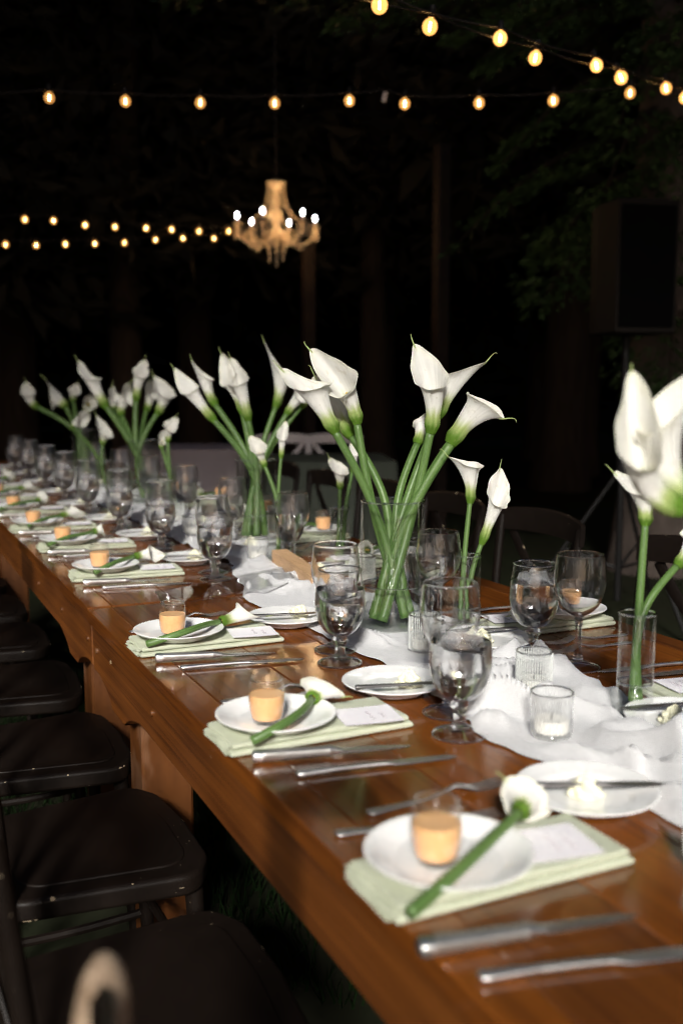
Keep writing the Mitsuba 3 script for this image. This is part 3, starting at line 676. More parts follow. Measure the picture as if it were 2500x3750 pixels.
def runner():
    ny, nx = 900, 64
    ys = np.linspace(.25, 7.1, ny); us = np.linspace(-1, 1, nx)
    cx = np.interp(ys, [.25, .9, 1.2, 1.6, 1.9, 2.3, 2.8, 3.3, 4.4, 7.1], [1.05, .99, .965, 1.0, 1.0, .96, 1.05, 1.02, 1.03, 1.0])
    hw = np.interp(ys, [.25, .9, 1.2, 1.6, 1.9, 2.3, 2.8, 3.3, 4.4, 7.1], [.15, .135, .145, .17, .16, .14, .11, .11, .12, .12])
    hwl = hw * (1 + .22 * (meshkit.noise(np.c_[ys * 5, ys * 0, ys * 0], 3) - .5)) + .012 * (meshkit.noise(np.c_[ys * 28, ys * 0, ys * 0], 4) - .5)
    hwr = hw * (1 + .22 * (meshkit.noise(np.c_[ys * 5, ys * 0 + 9, ys * 0], 5) - .5)) + .012 * (meshkit.noise(np.c_[ys * 28, ys * 0 + 9, ys * 0], 6) - .5)
    U, Y = np.meshgrid(us, ys)
    X = cx[:, None] + np.where(U < 0, U * hwl[:, None], U * hwr[:, None])
    Yw = Y + .02 * (meshkit.noise(np.stack([X * 6, Y * 4, 0 * X], -1), 8) - .5)
    p = np.stack([X * 15 + Y * 5.5, Y * 6.5 - X * 4, 0 * X], -1)
    w1 = meshkit.fbm(p * .45, 2, 12)
    q = X * 30 + 11 * Y + 7.5 * w1 + 3.5 * meshkit.fbm(np.stack([X * 7, Y * 7, 0 * X], -1), 2, 31)
    ridge = (1.01 - np.sqrt(np.sin(q) ** 2 * .99 + .012)) ** 1.25
    q2 = X * 34 - 15 * Y + 7 * meshkit.fbm(p * .8, 2, 23)
    ridge2 = (.5 + .5 * np.cos(2 * q2)) ** 1.6
    amp = .007 + .085 * np.clip(meshkit.fbm(np.stack([X * 5, Y * 4.2, 0 * X], -1), 2, 15) - .30, 0, 1)
    amp2 = .036 * np.clip(meshkit.noise(np.stack([X * 7, Y * 5, 0 * X], -1), 18) - .35, 0, 1)
    Z = amp * ridge + amp2 * ridge2 + .0012 * meshkit.noise(np.stack([X * 120, Y * 90, 0 * X], -1), 2)
    # a loose heap by the nearest candle
    Z += .060 * np.exp(-(((X - 1.03) / .075) ** 2 + ((Y - 1.02) / .11) ** 2)) * (.7 + .7 * ridge2)
    Z += .045 * np.exp(-(((X - .92) / .06) ** 2 + ((Y - 1.36) / .10) ** 2)) * (.3 + .9 * ridge)
    keep = np.ones_like(X)
    for x, y, r in STANDS + [(.79, .975, .07), (.79, 1.485, .07), (.81, 2.014, .07), (1.10, 1.135, .07), (1.10, 1.665, .07), (.835, 2.835, .07), (.83, 3.36, .07), (.81, 3.82, .07)]:
        d = np.hypot(X - x, Y - y); keep = np.minimum(keep, np.clip((d - r) / .035, 0, 1))
    edge = np.clip((1 - np.abs(U)) / .10, 0, 1)
    Z = Z * (.03 + .97 * keep) * (.25 + .75 * edge)
    v = np.stack([X, Yw, TZ + .0022 + Z], -1).reshape(-1, 3)
    return tm(v, grid_faces(ny, nx))
single('table_runner', ply(runner(), 'm_runner', smooth=True), label='crumpled white gauze runner along the middle of the tables', category='table runner')

# ------------------------------------------------------------------ place settings
# measured for the three nearest seats on the left (table coordinates); the others follow their mean
ORIG = {0: (.529, .871), 1: (.529, 1.363), 2: (.545, 1.931)}
SPECIAL = {
    0: dict(calla=([(.439, .791, .787), (.519, .822, .806), (.570, .850, .812)], (.625, .884, .815), (.655, .915, .818), (.632, .922, .838), .021, .0062), st=((.433, .762), (.689, .724)), dk=((.462, .707), (.686, .654)),
            f1=((.469, 1.024), (.667, .988)), f2=((.529, 1.059), (.731, 1.07)), bp=(.790, .975), bk=((.726, .992), (.876, .928)), but=(.786, .965), card=(.655, .865), gob=None, wine=None),
    1: dict(calla=([(.465, 1.292, .787), (.505, 1.290, .803), (.555, 1.325, .809)], (.592, 1.376, .806), (.618, 1.402, .818), (.648, 1.380, .801), .022, .0062), st=((.462, 1.281), (.690, 1.233)), dk=((.497, 1.207), (.722, 1.177)),
            f1=((.508, 1.490), (.705, 1.521)), f2=((.505, 1.548), (.712, 1.573)), bp=(.790, 1.485), bk=((.702, 1.453), (.862, 1.415)), but=(.812, 1.466), card=(.668, 1.342), gob=(.779, 1.256), wine=(.816, 1.349)),
    2: dict(calla=([(.467, 1.878, .787), (.541, 1.866, .807), (.585, 1.895, .808)], (.630, 1.931, .803), (.705, 1.950, .812), (.737, 1.940, .802), .0205, .0064), st=((.473, 1.839), (.700, 1.790)), dk=((.501, 1.770), (.730, 1.735)),
            f1=((.483, 2.085), (.690, 2.085)), f2=((.521, 2.140), (.725, 2.165)), bp=(.810, 2.014), bk=((.721, 2.010), (.880, 1.975)), but=(.838, 2.018), card=(.690, 1.905), gob=(.783, 1.686), wine=(.815, 1.775)),
}
GENERIC = dict(st=((-.080, -.095), (.150, -.130)), dk=((-.045, -.160), (.185, -.190)), f1=((-.050, .140), (.150, .140)), f2=((-.015, .195), (.190, .200)), bp=(.262, .105), bk=((.185, .090), (.342, .055)), but=(.280, .100), gob=(.255, -.160), wine=(.280, -.065), card=(.135, -.020))
def lay(name, shape, p0, p1, base, turn, label, category, group, z=.0, tilt=0.0):
    ang = math.degrees(math.atan2(p1[1] - p0[1], p1[0] - p0[0]))
    m = base @ tr(p0[0], p0[1], z) @ rz(ang) @ T().rotate([0, 1, 0], tilt)
    if 'type' not in shape: return multi(name, shape, m, label, category, group)
    return single(name, shape, m, label, category, group)
def setting(side, i, px, y, far=False):
    left = side == 'left'
    where = f'{ORD[i]} {side}-hand setting from the front'
    g = lambda s: f'{s} at the place settings'
    base = M(tr(px, y, TZ), rz(0 if left else 180))
    sp = dict(GENERIC)
    if not left and i == 0: sp |= dict(gob=(.215, -.345), wine=(.194, -.235))
    if left and i in SPECIAL:
        O = ORIG[i]; rel = lambda p: (p[0] - O[0], p[1] - O[1], *[z - TZ for z in p[2:]])
        for k, v in SPECIAL[i].items():
            if v is None: sp[k] = None
            elif k == 'calla': sp[k] = ([rel(p) for p in v[0]], rel(v[1]), rel(v[2]), rel(v[3]), *v[4:])
            elif isinstance(v[0], tuple): sp[k] = tuple(rel(p) for p in v)
            else: sp[k] = rel(v)
    r = np.random.default_rng(50 + i + (0 if left else 100))
    j = lambda s=.004: r.uniform(-s, s)
    nap = NAPS[i % 3]
    multi('napkin', nap, base @ tr(0, 0, 0) @ rz(r.uniform(-1.5, 1.5) * (1 if left and i < 3 else 2.2)), f'folded sage green napkin at the {where}', 'napkin', g('folded sage napkins'))
    cm = base @ tr(sp['card'][0], sp['card'][1] + j(), NTOP - .0005) @ rz(-8)
    t = thing('menu_card', f'small white card on the napkin at the {where}', 'card', g('white cards'))
    part(t, 'paper', CARD, cm)
    if not far: part(t, 'handwriting', SCRAWL[i % 2], cm, 'faint illegible handwriting')
    single('salad_plate', PLATE, base @ tr(0, 0, NTOP), f'white plate under the orange soup, {where}', 'plate', g('white salad plates'))
    multi('soup_glass', SOUPGLASS, base @ tr(-.014 + j(), -.002 + j(), NTOP + .0052), f'small tumbler of orange soup, {where}', 'glass', g('tumblers of orange soup'))
    if 'calla' in sp: path, B, Mo, Tp, R, rs = sp['calla']
    else:
        k = i % 2
        path = [(-.075 + .03 * k, -.070, .0275), (-.01 + .02 * k, -.045, .0450), (.045, -.010, .0470)]
        B = (.082, .022, .048); Mo = (.115 + .03 * k, .050 + j(.015), .060 - .010 * k); Tp = (.120 + .055 * k, .045, .078 - .034 * k); R, rs = .021, .0062
    calla('calla_lily', path, B, Mo, Tp, R, rs, f'cut white calla lily lying across the plate, {where}', 'single calla lilies laid on the plates', ruff=.05, ph=i * 1.7, m=base, q=.5 if far else 1.0, tip=.6)
    lay('steak_knife', STEAK, *sp['st'], base, 0, f'thick handled knife beside the napkin, {where}', 'knife', g('thick handled knives'), z=.001)
    lay('dinner_knife', DINNER, *sp['dk'], base, 0, f'slim outer steel knife, {where}', 'knife', g('slim steel knives'))
    lay('fork', FORK, *sp['f1'], base, 0, f'steel fork nearest the plate at the {where}', 'fork', g('steel forks'))
    lay('fork', FORK, *sp['f2'], base, 0, f'outer steel fork beside the bread plate, {where}', 'fork', g('steel forks'))
    bp = sp['bp']
    single('bread_plate', BREAD, base @ tr(bp[0], bp[1], .0035), f'white bread plate, {where}', 'plate', g('white bread plates'))
    lay('butter_knife', BUTTERK, *sp['bk'], base, 0, f'dark butter knife over the bread plate, {where}', 'knife', g('butter knives'), z=.0250)
    single('butter', BUTTER, base @ tr(sp['but'][0], sp['but'][1] + .006, .0130) @ rz(40 * i) @ T().rotate([1, 0, 0], 25 if i == 2 else 0), f'piped swirl of pale butter, {where}', 'butter', g('swirls of butter'))
    if sp['gob']: multi('water_goblet', GOB, base @ tr(sp['gob'][0], sp['gob'][1], .0006) @ rz(r.uniform(0, 360)) @ T().scale(1.03), f'stemmed goblet of ice water at the {where}', 'glass', g('water goblets'))
    if sp['wine']: multi('wine_glass', WINE, base @ tr(sp['wine'][0], sp['wine'][1], .0006) @ T().scale(1.03), f'empty long stemmed wine glass at the {where}', 'glass', g('empty wine glasses'))
LEFT = [ORIG[0], ORIG[1], ORIG[2], (.573, 2.730), (.568, 3.253), (.545, 3.715), (.538, 4.235), (.54, 4.77), (.54, 5.31), (.54, 5.85), (.54, 6.39)]
RIGHT = [(1.36, 1.240), (1.36, 1.770), (1.372, 2.60), (1.37, 3.12), (1.37, 3.66), (1.37, 4.20), (1.37, 4.74), (1.37, 5.3)]
for i, (x, y) in enumerate(LEFT): setting('left', i, x, y, i > 4)
for i, (x, y) in enumerate(RIGHT): setting('right', i, x, y, i > 3)

# ------------------------------------------------------------------ vases with callas, candles
def vase_shapes(r, h, wl, nm):
    S = {'wall': ply(lathe([(r, .010), (r, h * .5), (r, h)], 56), 'm_vase_glass', smooth=True),
         'rim': ply(lathe(smooth_profile([(r - .0028, h), (r - .001, h + .0018), (r + .0010, h), (r - .0006, h - .0020), (r - .0028, h)], 2), 56), 'm_solid_glass', smooth=True),
         'base': ply(lathe([(0, .0004), (r - .002, .0004), (r, .0024), (r, .0096), (r - .003, .0104), (0, .0112)], 48), 'm_vase_glass', smooth=30),
         'water_surface': ply(lathe([(0, wl - .0002), (r - .006, wl), (r - .0006, wl + .0016)], 40), 'm_glass', smooth=True),
         'waterline': ply(lathe(smooth_profile([(r - .0035, wl), (r - .0012, wl + .0022), (r - .0004, wl), (r - .0012, wl - .0012), (r - .0035, wl)], 2), 48), 'm_solid_glass', smooth=True)}
    return S
BIGV, SMV = vase_shapes(.068, .270, .090, 'v'), vase_shapes(.0285, .160, .048, 's')
BIGN = ['large glass cylinder vase of callas cut off by the right edge', 'large glass cylinder vase with thick green stems in focus at the centre', 'second large glass vase of callas, left of the centre vase', 'third large glass vase of callas, out of focus on the left', 'farthest large glass vase of callas at the left edge']
for n, (k, (x, y)) in enumerate(VASES.items()):
    multi('cylinder_vase', BIGV, tr(x, y, TZ + .0036), BIGN[n], 'vase', 'large glass cylinder vases on the runner')
SMN = ['slim glass bud vase near the right edge with its water low', 'slim glass bud vase just right of the centre vase', 'slim glass bud vase behind the two goblets left of the centre vase', 'slim glass bud vase behind the wooden sign holder', 'slim blurred bud vase with a ruffled calla, far along the table', 'farthest slim bud vase on the left']
for n, (k, (x, y)) in enumerate(SMALL.items()):
    multi('bud_vase', SMV, tr(x, y, TZ + .0036), SMN[n], 'vase', 'slim glass bud vases on the runner')
VN = dict(v0='in the vase at the right edge', v1='in the large centre vase', v2='in the second large vase', v3='in the third large vase', v4='in the farthest large vase', s0='in the bud vase near the right edge', s1='just right of the centre vase',
          s2='in the bud vase behind the goblets', s3='in the bud vase behind the sign holder', s4='in the blurred bud vase', s5='in the farthest bud vase')
FLOOK = {'v1': ['turned left with a curled tip', 'open with its tip rising left', 'half shaded behind the two left flowers', 'opening upwards with an upright tip', 'flaring right with a long tip', 'arching over to the right', 'narrow, behind the thick stems'],
         's1': ['bending left at the top', 'ruffled and leaning right']}
cnt = {}
for n, (v, foot, rim, B, Mo, Tp, R, rs) in enumerate(FLOWERS):
    k = cnt[v] = cnt.get(v, -1) + 1
    look = FLOOK.get(v, ['leftmost', 'second from the left', 'in the middle', 'tall and upright', 'behind the others', 'leaning right', 'rightmost'])
    lb = f'white calla lily {look[k % len(look)]}, {VN[v]}'
    mid = [(np.array(foot) * .5 + np.array(rim) * .5).tolist()] if False else []
    ruff = .12 if (v, k) in (('s1', 1), ('s4', 0), ('v3', 0)) else .075
    calla('calla_lily', [foot] + mid + [rim], B, Mo, Tp, R, rs, lb, f'callas {VN[v]}', ruff=ruff, ph=n * 1.3, tip=.45 if v == 'v0' else 1.0, q=1.25 if v in ('v1', 's1', 'v0', 's0') else .8)
calla('calla_lily', [(.63, .50, TZ + .012), (.69, .61, TZ + .012), (.73, .68, TZ + .014)], (.758, .735, TZ + .022), (.785, .772, TZ + .033), (.782, .79, TZ + .050), .021, .006, 'cut calla lily lying on the wood at the right edge near the bottom', 'single calla lilies laid on the plates', ph=2)
# candles in glasses
def votive_shapes(ribbed):
    r0, h = (.0295, .072) if ribbed else (.0305, .066)
    S = {'glass': ply(lathe(smooth_profile([(0, .0006), (r0 - .003, .0006), (r0 - .0006, .003), (r0, .02), (r0 + .0005, h)], 4), 60), 'm_glass' if ribbed else 'm_frost', smooth=50),
         'rim': ply(lathe(smooth_profile([(r0 - .0016, h), (r0, h + .0013), (r0 + .0012, h), (r0, h - .0013), (r0 - .0016, h)], 2), 48), 'm_solid_glass', smooth=True),
         'base': ply(lathe([(0, .0010), (r0 - .005, .0010), (r0 - .003, .004), (r0 - .004, .0064), (0, .0066)], 40), 'm_glass', smooth=30),
         'candle': ply(lathe(smooth_profile([(0, .0072), (r0 - .006, .0072), (r0 - .0052, .010), (r0 - .0052, .024), (r0 - .007, .0258), (.008, .0245), (0, .0240)], 3), 40), 'm_wax', smooth=40),
         'wick': ply(tube(spline([(0, 0, .024), (.001, 0, .030), (.002, .001, .034)], 6), .0009, 6), 'm_black', smooth=True)}
    ribs = []
    n = 44 if ribbed else 30
    for k in range(n):
        a = 2 * PI * k / n; w = .00085 if ribbed else .0007
        ribs.append(tube([((r0 + .0007) * math.cos(a), (r0 + .0007) * math.sin(a), z) for z in np.linspace(.005, h - .003, 3)], w, 5))
    if ribbed: S['ribs'] = ply(cat(*ribs), 'm_rib', smooth=True)
    return S
VOT = [votive_shapes(False), votive_shapes(True)]
VL = ['clear glass votive with a white candle, nearest one on the gauze', 'ribbed votive glass right of the big water goblet and in front of the centre vase', 'ribbed votive glass sunk in the folds behind the nearest frosted one', 'votive glass in front of the second large vase', 'votive glass far down the runner, fifth from the front',
      'votive glass far down the runner, sixth from the front', 'votive glass far down the runner, seventh from the front', 'votive glass far down the runner, eighth from the front', 'ribbed votive glass behind the centre vase', 'votive glass far down the runner, last but one', 'votive glass on the runner near the right edge']
for n, (x, y, k) in enumerate(VOTIVES): multi('votive_candle', VOT[k], tr(x, y, TZ + .0042), VL[n], 'candle', 'votive candles on the runner')

# ------------------------------------------------------------------ clear sign lying in its wooden holder
t = thing('table_sign', 'fallen clear acrylic sign in a pale wooden base behind the third setting', 'sign')
q = np.array([(.633, 2.444), (.609, 2.264), (.968, 2.318), (.995, 2.51)])
zz = np.array([.008, .008, .030, .030]) + TZ
sheet = np.c_[q, zz]; up = np.array([0, 0, .003])
part(t, 'acrylic_sheet', ply(tm(np.vstack([sheet]), [[0, 1, 2], [0, 2, 3]]), 'm_glass'))
edges = [tube([sheet[i], sheet[(i + 1) % 4]], .0022, 6) for i in range(4)]
part(t, 'sheet_edge', ply(cat(*edges), 'm_solid_glass', smooth=40))
pr = Polygon([(-.022, 0), (.022, 0), (.022, .016), (.006, .016), (.006, .021), (.022, .021), (.022, .045), (-.022, .045)])
bm = extrude(pr, .43); v = bm.vertices.copy(); bm.vertices = np.c_[v[:, 0], v[:, 2], v[:, 1]]; bm.fix_normals()
part(t, 'wooden_base', ply(bm, 'm_pale_wood'), M(tr(.998, 2.262, TZ + .004), rz(-8)))

# ------------------------------------------------------------------ string lights
WARM = (1.0, .50, .16)
def bulb_shapes():
    r = .0245
    gl = [(.0075, .0)]
    for a in np.linspace(.34, PI, 12): gl.append((r * math.sin(a), -.030 + r * 1.06 * math.cos(a)))
    gl[-1] = (0, gl[-1][1])
    gl = gl[::-1]
    gm = lathe(gl, 20)
    fil = [(0, -.044), (.0026, -.042), (.0030, -.030), (.0026, -.018), (0, -.015)]
    return gm, lathe(fil, 8), lathe([(0, .034), (.0085, .034), (.0115, .026), (.0115, .004), (.0085, -.002), (0, -.002)][::-1], 14)
BG, BF, BS = bulb_shapes()
BG_T = ply(BG, 'm_bulb_glass', smooth=True); BF_T = ply(BF, 'm_filament', smooth=True); BS_T = ply(BS, 'm_black', smooth=40)
GLOW, CORE = .50, 18.0
def emit(shape, k, c=WARM, weight=1.0): return {**shape, 'emitter': {'type': 'area', 'sampling_weight': weight, 'radiance': rgb(*[k * x for x in c])}}
def strand(name, pts, label, ends, unlit=(), tilt=0.0, dim=1.0, wire_up=.036, size=1.0):
    t = thing(name, label, 'string lights', 'strands of round warm bulbs')
    allp = [np.array(e) for e in ends[:1]] + [np.array(p) + [0, 0, wire_up] for p in pts] + [np.array(e) for e in ends[1:]]
    path = []
    for a, b in zip(allp[:-1], allp[1:]):
        s = np.linspace(0, 1, 10, endpoint=False)[:, None]
        L = np.linalg.norm(b - a)
        path.append(a + (b - a) * s - np.array([0, 0, 1]) * (s * (1 - s)) * .10 * L * (1 if L < 1 else .6))
    path = np.vstack(path + [allp[-1][None]])
    part(t, 'cable', ply(tube(path, .0034, 5), 'm_cable', smooth=True))
    for i, p in enumerate(pts):
        m = M(tr(p[0], p[1], p[2] + .0265), T().rotate([rng.uniform(-1, 1), rng.uniform(-1, 1), .1], tilt + rng.uniform(0, 6)), T().scale(size))
        b = part(t, 'bulb', emit(BG_T, GLOW * dim * rng.uniform(.8, 1.15), (1.0, .44, .11), 0.0), m)
        part(b, 'filament', emit(BF_T, CORE * dim * rng.uniform(.8, 1.2), (1.0, .70, .36), .35), m)
        part(b, 'socket', BS_T, m)
def beyond(a, b, k): a, b = np.array(a), np.array(b); return (b + (b - a) * k).tolist()
S_ = STRANDS
strand('string_lights', S_['A1'], 'level strand of bulbs across the left half of the picture', [beyond(S_['A1'][1], S_['A1'][0], 2), [2.37, 4.59, 2.69]], dim=.85)
strand('string_lights', S_['A2'], 'level strand of bulbs right of the connector, ending by the sloping strands', [[2.38, 4.585, 2.69], beyond(S_['A2'][-2], S_['A2'][-1], 2)], dim=1.3)
strand('string_lights', S_['B1'], 'sloping strand at the top right, the lower of the two', [beyond(S_['B1'][1], S_['B1'][0], 2), beyond(S_['B1'][-2], S_['B1'][-1], 2)], tilt=16, dim=2.0)
strand('string_lights', S_['B2'], 'sloping strand at the top right, the one reaching the top edge', [beyond(S_['B2'][1], S_['B2'][0], 2), beyond(S_['B2'][-2], S_['B2'][-1], 2)], tilt=16, dim=2.0)
BACK = [[(-3.2 + .8 * k, -1.6 - .12 * k, 2.55 - .015 * k * (7 - k)) for k in range(8)], [(2.6 + .12 * k, -1.2 + .75 * k - 2.4, 2.6 - .012 * k * (6 - k)) for k in range(7)]]
strand('string_lights', BACK[0], 'strand of bulbs behind the viewpoint, seen only as reflections in the glasses', [(-4.2, -1.45, 2.6), (3.6, -2.6, 2.6)], dim=1.5)
strand('string_lights', BACK[1], 'second strand of bulbs behind the viewpoint, seen only in reflections', [(2.5, -4.4, 2.6), (3.6, 2.1, 2.6)], dim=1.5)
strand('string_lights', S_['C1'], 'upper of the two distant strands left of the chandelier', [beyond(S_['C1'][1], S_['C1'][0], 4), [3.0, 8.2, 2.6]], dim=1.0, size=.86)
strand('string_lights', S_['C2'], 'lower of the two distant strands left of the chandelier', [beyond(S_['C2'][1], S_['C2'][0], 4), [3.02, 8.2, 2.58]], dim=.9, size=.82)
single('cable_connector', ply(rbox(.022, .016, .05, .006, 2), 'm_white_paint', smooth=40), M(tr(2.37, 4.59, 2.655), T().rotate([0, 1, 0], 12)), 'small pale connector hanging between two strands of bulbs', 'connector')

# ------------------------------------------------------------------ chandelier
CX, CY = 3.125, 7.95
t = thing('chandelier', 'lit crystal chandelier with six candle arms hanging in the dark', 'chandelier')
at = lambda r, a, z: (CX + r * math.cos(a), CY + r * math.sin(a), z)
part(t, 'column', ply(lathe([(0, 2.37), (.03, 2.38), (.060, 2.42), (.075, 2.46), (.065, 2.50), (.035, 2.53), (.035, 2.57), (.055, 2.61), (.05, 2.65), (.02, 2.68), (.03, 2.74), (.02, 2.80), (.045, 2.84), (.06, 2.87), (.0, 2.885)], 20), 'm_crystal', smooth=60), tr(CX, CY, 0))
part(t, 'chain', ply(tube([(CX, CY, 2.88), (CX, CY, 5.6)], .006, 6), 'm_cable', smooth=True))
part(t, 'crown_ring', ply(tube([at(.068, a, 2.885) for a in np.linspace(0, 2 * PI, 25)], .010, 6, caps=False), 'm_crystal', smooth=True))
bead = trimesh.creation.icosphere(subdivisions=1, radius=1.0)
def beads(path, r):
    ms = []
    for p in path:
        b = bead.copy(); b.apply_scale(r); b.apply_translation(p); ms.append(b)
    return cat(*ms)
def string_of(name, path, r):
    k = part(t, name, ply(beads(path, r), 'm_crystal', smooth=True)); labels[k] = {'kind': 'stuff'}
for k in range(6):
    a = math.radians(-25 + 14 + 60 * k)
    arm = spline([at(.05, a, 2.47), at(.12, a, 2.42), at(.21, a, 2.405), at(.305, a, 2.46), at(.32, a, 2.545)], 22)
    ar = part(t, 'arm', ply(tube(arm, .011, 8), 'm_crystal', smooth=True))
    part(ar, 'drip_pan', ply(lathe([(0, .0), (.030, .010), (.045, .020), (.043, .023), (.012, .013), (0, .013)], 14), 'm_crystal', smooth=50), tr(*at(.32, a, 2.535)))
    part(ar, 'candle_tube', ply(lathe([(.011, 0), (.011, .045), (0, .046)], 10), 'm_white_paint', smooth=40), tr(*at(.32, a, 2.55)))
    part(ar, 'lamp', emit(ply(lathe([(0, 0), (.012, .008), (.014, .020), (.009, .036), (0, .048)], 10), 'm_filament', smooth=True), 95.0, (1.0, .62, .30), 7.0), tr(*at(.32, a, 2.596)))
    for da, r1 in ((0, .27),):
        string_of('bead_swag', [at(.068 + (r1 - .068) * s ** 2.4, a + da, 2.88 - .34 * s ** .8) for s in np.linspace(0, .86, 15)], .0085)
    for da in (-.16, 0, .16):
        string_of('bead_swag', [at(.335, a + da, 2.53 - .022 * i) for i in range(5)], .0115)
    string_of('bead_swag', [at(.10 + .22 * s, a + .12 * math.sin(s * 3), 2.50 - .16 * math.sin(s * PI) + .06 * s) for s in np.linspace(0, 1, 13)], .0115)
    string_of('bead_swag', [at(.115 * (1 - .45 * s), a + .35, 2.50 - .17 * s) for s in np.linspace(0, 1, 10)], .014)
for k, (dx, dz, n) in enumerate([(-.055, 2.36, 7), (0, 2.35, 9), (.05, 2.36, 6)]):
    string_of('drop', [(CX + dx, CY - .3 * dx, dz - .013 * i) for i in range(n)] + [(CX + dx, CY - .3 * dx, dz - .013 * n - .006)], .0105)

# ------------------------------------------------------------------ posts, speaker on its stand
def post(x, y, h, r, label):
    return single('wooden_post', ply(cbox(x - r, x + r, y - r, y + r, 0, h, .006), 'm_post', smooth=30), rz(0), label, 'post', 'wooden posts among the trees')
post(4.48, 7.63, 3.25, .055, 'square wooden post right of the chandelier')
post(3.62, 8.45, 2.5, .05, 'wooden post just behind the chandelier')
t = thing('loudspeaker', 'black loudspeaker cabinet on a pole at the right edge', 'loudspeaker')
m = M(tr(3.63, 4.275, 1.53), rz(-12))
cab = Polygon([(-.14, -.20), (.14, -.20), (.19, -.12), (.19, .12), (.14, .20), (-.14, .20), (-.19, .12), (-.19, -.12)])
part(t, 'cabinet', ply(bevel_prism(Polygon([(-.165, -.19), (.165, -.19), (.165, .02), (.12, .18), (-.12, .18), (-.165, .02)]).buffer(.001), 0, .66, .012, 3), 'm_speaker', smooth=35), m)
part(t, 'grille', ply(cbox(-.15, .15, -.200, -.1912, .03, .63, .004), 'm_grille', smooth=30), m)
t = thing('speaker_stand', 'black tripod stand carrying the loudspeaker', 'stand')
part(t, 'pole', ply(tube([(0, 0, .12), (0, 0, 1.527)], .018, 14), 'm_black', smooth=40), tr(3.63, 4.275, 0))
part(t, 'collar', ply(lathe([(0, .80), (.028, .80), (.030, .82), (.030, .88), (.026, .90), (0, .90)], 16), 'm_black', smooth=40), tr(3.63, 4.275, 0))
for k in range(3):
    a = k * 2 * PI / 3 + .5
    part(t, 'leg', ply(tube([(.022 * math.cos(a), .022 * math.sin(a), .80), (.55 * math.cos(a), .55 * math.sin(a), .012)], .011, 8), 'm_black', smooth=40), tr(3.63, 4.275, 0))
    part(t, 'brace', ply(tube([(.02 * math.cos(a), .02 * math.sin(a), .30), (.30 * math.cos(a), .30 * math.sin(a), .40)], .008, 6), 'm_black', smooth=40), tr(3.63, 4.275, 0))

# ------------------------------------------------------------------ other tables and white chairs behind
def cloth_table(x, y, sx, sy, rot, m_, label, name):
    t = thing(name, label, 'table', 'cloth covered tables in the background')
    pts = []
    n = 120
    per = sbox(-sx / 2, -sy / 2, sx / 2, sy / 2).buffer(.02)
    d = np.linspace(0, per.exterior.length, n, endpoint=False)
    ring = np.array([per.exterior.interpolate(a).coords[0] for a in d])
    rows = []
    for z, o in [(TZ, -.02), (TZ - .006, 0), (.5, .012), (.25, .02), (.02, .03)]:
        w = 1 + (o + .012 * np.sin(np.arange(n) * 2 * PI / n * 17) * (TZ - z)) / max(sx, sy) * 2
        rows.append(np.c_[ring * w[:, None], np.full(n, z)])
    v = np.vstack(rows + [[[0, 0, TZ + .001]]]); f = grid_faces(5, n, True)
    i = np.arange(n); f = np.vstack([f, np.stack([i, np.full(n, 5 * n), (i + 1) % n], 1)])
    part(t, 'cloth', ply(tm(v, f), m_, smooth=50), M(tr(x, y, 0), rz(rot)))
    part(t, 'tabletop', ply(cbox(-sx / 2 + .02, sx / 2 - .02, -sy / 2 + .02, sy / 2 - .02, TZ - .04, TZ - .012), 'm_apron'), M(tr(x, y, 0), rz(rot)))
    return t
cloth_table(2.42, 8.25, 1.0, .75, -24, 'm_white_cloth', 'pale cloth covered table far behind the left part of the long table', 'cloth_table')
cloth_table(2.92, 6.62, .95, .80, -20, 'm_sage_cloth', 'grey green cloth covered table behind the centre vase', 'cloth_table')
CHW = {k: ([{**s, 'bsdf': {'type': 'ref', 'id': 'm_white_paint'}} for s in v] if isinstance(v, list) else {**v, 'bsdf': {'type': 'ref', 'id': 'm_white_paint'}}) for k, v in CH.items()}
chair(2.86, 7.18, 250, 'left of the two white painted chairs behind the grey green table', 'white chairs in the background', 'white_chair', CHW)
chair(3.22, 7.02, 246, 'right of the two white painted chairs behind the grey green table', 'white chairs in the background', 'white_chair', CHW)

